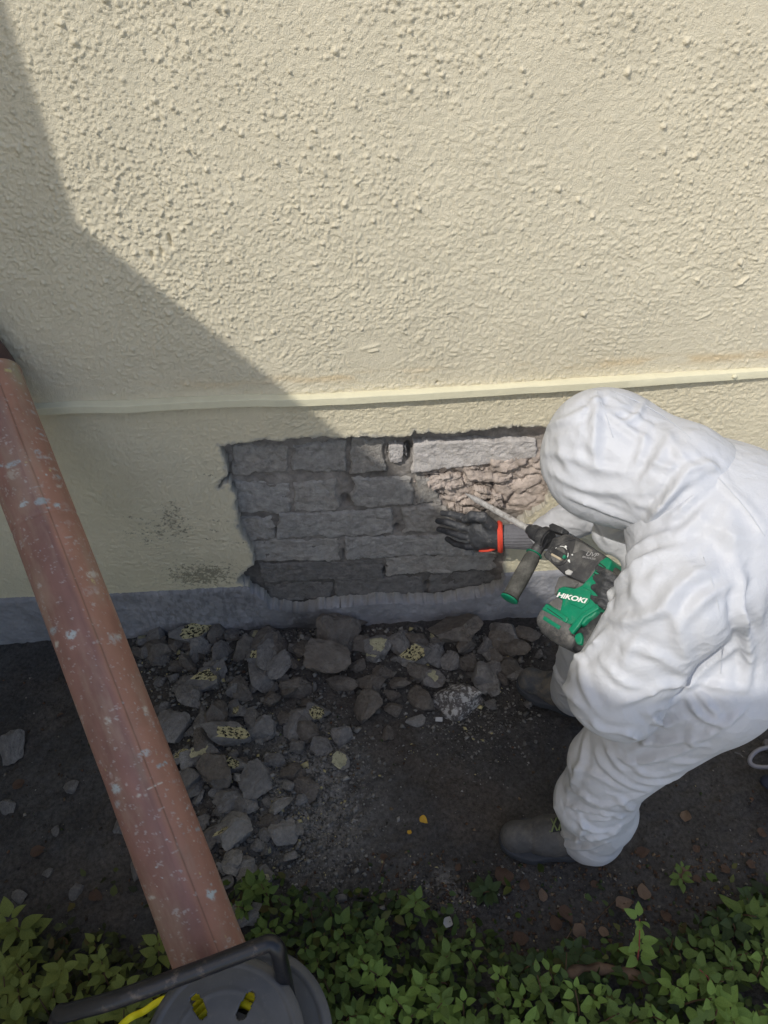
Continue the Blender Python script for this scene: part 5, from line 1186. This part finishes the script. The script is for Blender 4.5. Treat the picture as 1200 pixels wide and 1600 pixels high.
lab_ = {'y': 'yellow green seedling with pointed leaves in the front left corner', 'g': 'green seedling with oval leaves in the bed along the front edge', 'l': 'bright green leafy shoot in the front right of the bed', 'd': 'dark green seedling in deep shade at the back of the bed'}
pts = []; rp = np.random.default_rng(12); tries = 0
while len(pts) < 175 and tries < 20000:
    tries += 1; u, v = rp.uniform(-30, 1230), rp.uniform(1355, 1680)
    if not inside_plants(u, v) or (255 < u < 400 and v > 1400 and v < 1520) or (900 < u < 1010 and 1495 < v < 1534): continue
    if any((u-a)**2+((v-b)*1.15)**2 < 27**2 for a, b in pts): continue
    pts.append((u, v))
for i, (u, v) in enumerate(pts):
    hg = rp.uniform(.05, .10)+.05*(v > 1500)*rp.random()
    p = onz(u, v, .05+hg*.8)
    if u < 300 and rp.random() < .32: continue
    edge = not inside_plants(u, v-45)
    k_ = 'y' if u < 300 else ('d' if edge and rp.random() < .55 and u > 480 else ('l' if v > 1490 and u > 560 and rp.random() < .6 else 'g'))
    big_ = 'taller' if hg > .1 else 'low'
    hue_ = {'y': 'yellow green', 'g': 'mid green', 'l': 'bright green', 'd': 'dark green'}[k_]
    row_ = 'in the back row' if edge else ('along the picture bottom' if v > 1570 else 'in the middle row')
    col_ = 'left of the cable reel' if u < 200 else 'around the cable reel' if u < 500 else 'right of the cable reel' if u < 700 else 'below the near boot' if u < 880 else 'around the brown root' if u < 1040 else 'in the right corner'
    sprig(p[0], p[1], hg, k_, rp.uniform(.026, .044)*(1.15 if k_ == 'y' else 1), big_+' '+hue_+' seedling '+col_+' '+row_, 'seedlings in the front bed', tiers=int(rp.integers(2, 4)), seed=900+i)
# few plants the photograph singles out
for i, (u, v, hg, k_, sz, st, lb) in enumerate(((28, 1455, .10, 'y', .06, 'stem', 'tallest yellow green seedling, uppermost at the far left edge'), (1004, 1492, .16, 'l', .036, 'stem_r', 'bright shoot with a red stem standing at the right end of the brown root'), (1160, 1415, .10, 'g', .05, 'stem', 'loose green seedling nearest the worker at the right edge'),
        (1120, 1530, .15, 'g', .034, 'stem_r', 'green shoot with red stem in the right corner, taller than its neighbours'), (755, 1385, .05, 'd', .04, 'stem', 'dark tuft alone on soil left below the near boot'), (1068, 1370, .05, 'g', .025, 'stem', 'tiny green sprout beside a torn dry leaf right of the near boot'), (392, 1375, .07, 'g', .05, 'stem', 'low round leaved plant beside the lowest rubble chunk'))):
    p = onz(u, v, hg*.8); sprig(p[0], p[1], hg, k_, sz, lb, None, tiers=3, stem=st, seed=70+i, lean=.35, per=(4, 6))
# leaf litter and small leaves under the plants: uncountable
nL = 5200; Vs = []; Fs = []; base_ = np.array([v.co[:] for v in LF['g'][0].vertices]); bf = np.array([tuple(p.vertices) for p in LF['g'][0].polygons]); cols = []
keep_i = [0*5+2, 2*5+0, 2*5+2, 2*5+4, 5*5+0, 5*5+2, 5*5+4, 8*5+2]
small = base_[keep_i]; sf = [(0, 2, 1), (0, 3, 2), (1, 2, 5, 4), (2, 3, 6, 5), (4, 5, 7), (5, 6, 7)]
cnt = 0; VV = []; FF = []
while cnt < nL:
    u, v = rp.uniform(-60, 1260), rp.uniform(1360, 1800)
    if not inside_plants(u, v+8) and rp.random() > .06: continue
    p = onz(u, v, .03); g_ = float(gh(p[0], p[1])); z_ = g_+rp.random()**1.6*.055+.004
    m_ = np.array(leafmat((p[0], p[1], z_), rp.uniform(0, 6.28), rp.uniform(-.5, .6), rp.normal()*.5, rp.uniform(.014, .034)))
    q = small@m_[:3, :3].T+m_[:3, 3]; VV.append(q); FF += [tuple(i+cnt*8 for i in f) for f in sf]
    c_ = A(.05, .08, .02) if u > 300 else A(.055, .065, .022); cols.append(np.tile(c_*rp.uniform(.4, 1.7)+A(.03, 0, 0)*(rp.random() < .12), (8, 1))); cnt += 1
M['cover_leaf'] = mat('ground_cover_leaf', attr=True, rough=.55, var=.2, vs=40, translucent=.25)
o = link('ground_cover', mkmesh('ground_cover', np.vstack(VV), FF, True, np.vstack(cols)), M['cover_leaf']); tag(o, 'dense small green leaves carpeting the soil between the front seedlings', 'ground cover'); o['kind'] = 'stuff'
# grass blades and twigs on soil
def twig(u0_, v0_, u1_, v1_, r_, mt, lb, cat='twig', nm='twig', lift=.006):
    a = onz(u0_, v0_, .0); b = onz(u1_, v1_, .0); m = (a+b)/2+A(.004, .003, 0); P = smooth_path([a, m, b], 6)
    for q in P: q[2] = float(gh(q[0], q[1]))+lift
    P[len(P)//2:, 2] += .004
    v_, f_ = tube(P, np.linspace(r_, r_*.5, len(P)), 6); o = part(nm, v_, f_, mt, None, True); return tag(o, lb, cat)
twig(868, 1494, 894, 1452, .0018, M['leaf_dry2'], 'pale straw coloured twig standing out on dark soil before the bed')
twig(594, 1362, 602, 1332, .002, M['leaf_dry'], 'short orange brown twig in front of the dust patch')
twig(472, 1386, 480, 1372, .003, M['leaf_dry'], 'tiny reddish twig beside the round leaved plant')
twig(1048, 1180, 1060, 1184, .0022, M['leaf_dry'], 'thin brown stick right of the white trouser leg')
twig(1148, 1175, 1160, 1184, .0026, M['d_grey'], 'grey green stick left of the pale hose loop')
twig(925, 1442, 965, 1405, .0012, M['stem'], 'fine dark twig on soil between two dry leaves')
twig(1065, 1362, 1100, 1352, .0012, M['stem'], 'fine twig beside the torn dry leaf')
# dry leaves lying on soil
def dry(u, v, L_px, rot, mt, lb, wide=1., seed=0):
    p = onz(u, v, 0); r = np.random.default_rng(seed); s_ = .82*L_px*((p-CAM)@fwd)/F
    me = leafmesh('dry_leaf', 300+seed, .3); me.materials.append(M[mt])
    co_ = np.array([q.co[:] for q in me.vertices]); co_[:, 0] -= .5; co_[:, 2] = co_[:, 2]*1.6+(fbm(co_[:, 0]*4+seed, co_[:, 1]*5, 3, 2)-.5)*.28; co_[:, 1] *= wide*1.25+.25*(fbm(co_[:, 0]*9+seed, co_[:, 0]*0, 8, 2)-.5)
    me.vertices.foreach_set('co', co_.astype(np.float32).ravel()); me.update()
    o = link('dry_leaf', me, loc=(p[0], p[1], float(gh(p[0], p[1]))+.010)); o.scale = (s_, s_, s_); o.rotation_euler = (r.normal()*.15, r.normal()*.15, rot)
    return tag(o, lb, 'leaf')
DL = [(1005, 1393, 34, 1.4, 'leaf_dry2', 'upright oval dry leaf lying alone right of the near boot'), (786, 1364, 46, 1.6, 'leaf_dry', 'long dark dry leaf just below the toe of the near boot'), (820, 1380, 26, 1.2, 'leaf_dry', 'dark curled leaf right of the long one below the boot'),
      (848, 1398, 24, 1.5, 'leaf_dry2', 'small reddish brown leaf below the boot heel'), (885, 1428, 34, -.9, 'leaf_dry', 'ragged brown leaf above the litter in the middle'), (868, 1440, 30, 1.8, 'leaf_dry', 'narrow brown leaf left of the pale twig'), (906, 1458, 34, -1.1, 'leaf_dry2', 'folded light brown leaf right of the pale twig'),
      (944, 1457, 24, -.2, 'leaf_dry2', 'small leaf lying flat right of the folded one'), (896, 1480, 22, 1.0, 'leaf_dry', 'round brown leaf touching the bed before the pale twig'), (975, 1412, 36, .3, 'leaf_dry2', 'wide torn leaf left of the upright oval leaf'), (1068, 1364, 40, .5, 'leaf_dry2', 'large torn dry leaf with a green sprout'),
      (1090, 1374, 20, 0, 'leaf_dry', 'small leaf just below the large torn one'), (1134, 1358, 24, .4, 'leaf_dry', 'crumpled brown leaf near the right edge'), (1005, 1330, 26, 0, 'leaf_dry', 'flat red brown leaf just right of the hem'), (1088, 1327, 18, .5, 'leaf_dry', 'little brown leaf above the large torn one'),
      (1072, 1272, 26, 1.2, 'leaf_dry2', 'light brown leaf below the trouser seat'), (1175, 1352, 22, -.5, 'leaf_dry', 'dark leaf at the right edge above the seedlings'), (662, 1280, 18, -.7, 'leaf_yel', 'bright yellow leaf alone on bare soil'), (600, 1338, 16, .2, 'leaf_dry', 'orange scrap of leaf in front of the dust patch'), (815, 1466, 36, .1, 'leaf_dry', 'big brown leaf half under dark seedlings'),
      (640, 1300, 12, 1.2, 'leaf_yel', 'yellow scrap on bare soil below the bright yellow leaf'), (700, 1440, 26, 1.2, 'paper', 'pale grey leaf at the back of the bed middle'), (716, 1352, 16, 1.2, 'leaf_dry', 'small dull leaf left of the near boot toe'),
      (60, 1330, 30, .4, 'leaf_dry', 'dull leaf on dark soil left of the pipe'), (30, 1225, 26, 1.0, 'leaf_dry', 'dull leaf near the grey slab at far left'), (150, 1400, 28, -.4, 'leaf_dry', 'dull leaf between the left stones and the pipe'), (95, 1120, 14, .4, 'leaf_dry', 'scrap of leaf right of the grey slab'), (1190, 1300, 24, .8, 'leaf_dry', 'dark leaf at the right edge below the hose loop'),
      (930, 1380, 20, .8, 'leaf_dry', 'small brown leaf right of the hem bottom'), (1040, 1430, 24, 1.9, 'leaf_dry', 'brown leaf left of the front right seedlings')]
for i, (u, v, l_, r_, mt, lb) in enumerate(DL): dry(u, v, l_, r_, mt, lb, seed=i)
# brown root across the bed
rp_ = [onz(u, v, .07) for u, v in ((885, 1522), (915, 1513), (950, 1514), (985, 1521), (1015, 1530))]
P = smooth_path(rp_, 8); v_, f_ = tube(P, .011+.003*np.sin(np.arange(len(P))*.6), 14); v_ = np.array(v_); v_ = v_+(fbm3(v_*40, 3, 3)-.5)[:, None]*.008
tag(part('root', v_, f_, M['root'], None, True), 'thick brown root lying among the front right leaves', 'root')
# things at the right edge
hp_ = [onz(u, v, .03) for u, v in ((1255, 1175), (1215, 1167), (1187, 1171), (1173, 1183), (1174, 1194), (1192, 1199), (1235, 1196), (1270, 1200))]
v_, f_ = tube(smooth_path(hp_, 8), .0062, 12); tag(part('hose', v_, f_, M['hose'], None, True), 'pale grey plastic hose loop on soil at the right edge', 'hose')
def lump(name, u, v, z, R3, mt, lb, cat, seed):
    V, Fc, t_ = rockshape(seed, False, 4, (1, 1, 1), .12); p = onz(u, v, z); V = smooth(V, np.array(Fc), 3, .5)*A(*R3)
    return tag(part(name, V+A(p[0], p[1], max(R3[2]*.7, 0)+float(gh(p[0], p[1]))), Fc, mt, None, True), lb, cat)
lump('rag', 1205, 1162, .02, (.035, .028, .022), M['cloth_grey'], 'small crumpled grey rag beside the hose loop', 'rag', 5)
lump('bag', 1250, 1240, .02, (.10, .07, .05), M['bag'], 'dark navy cloth bag cut by the right edge under the hose loop', 'bag', 9)
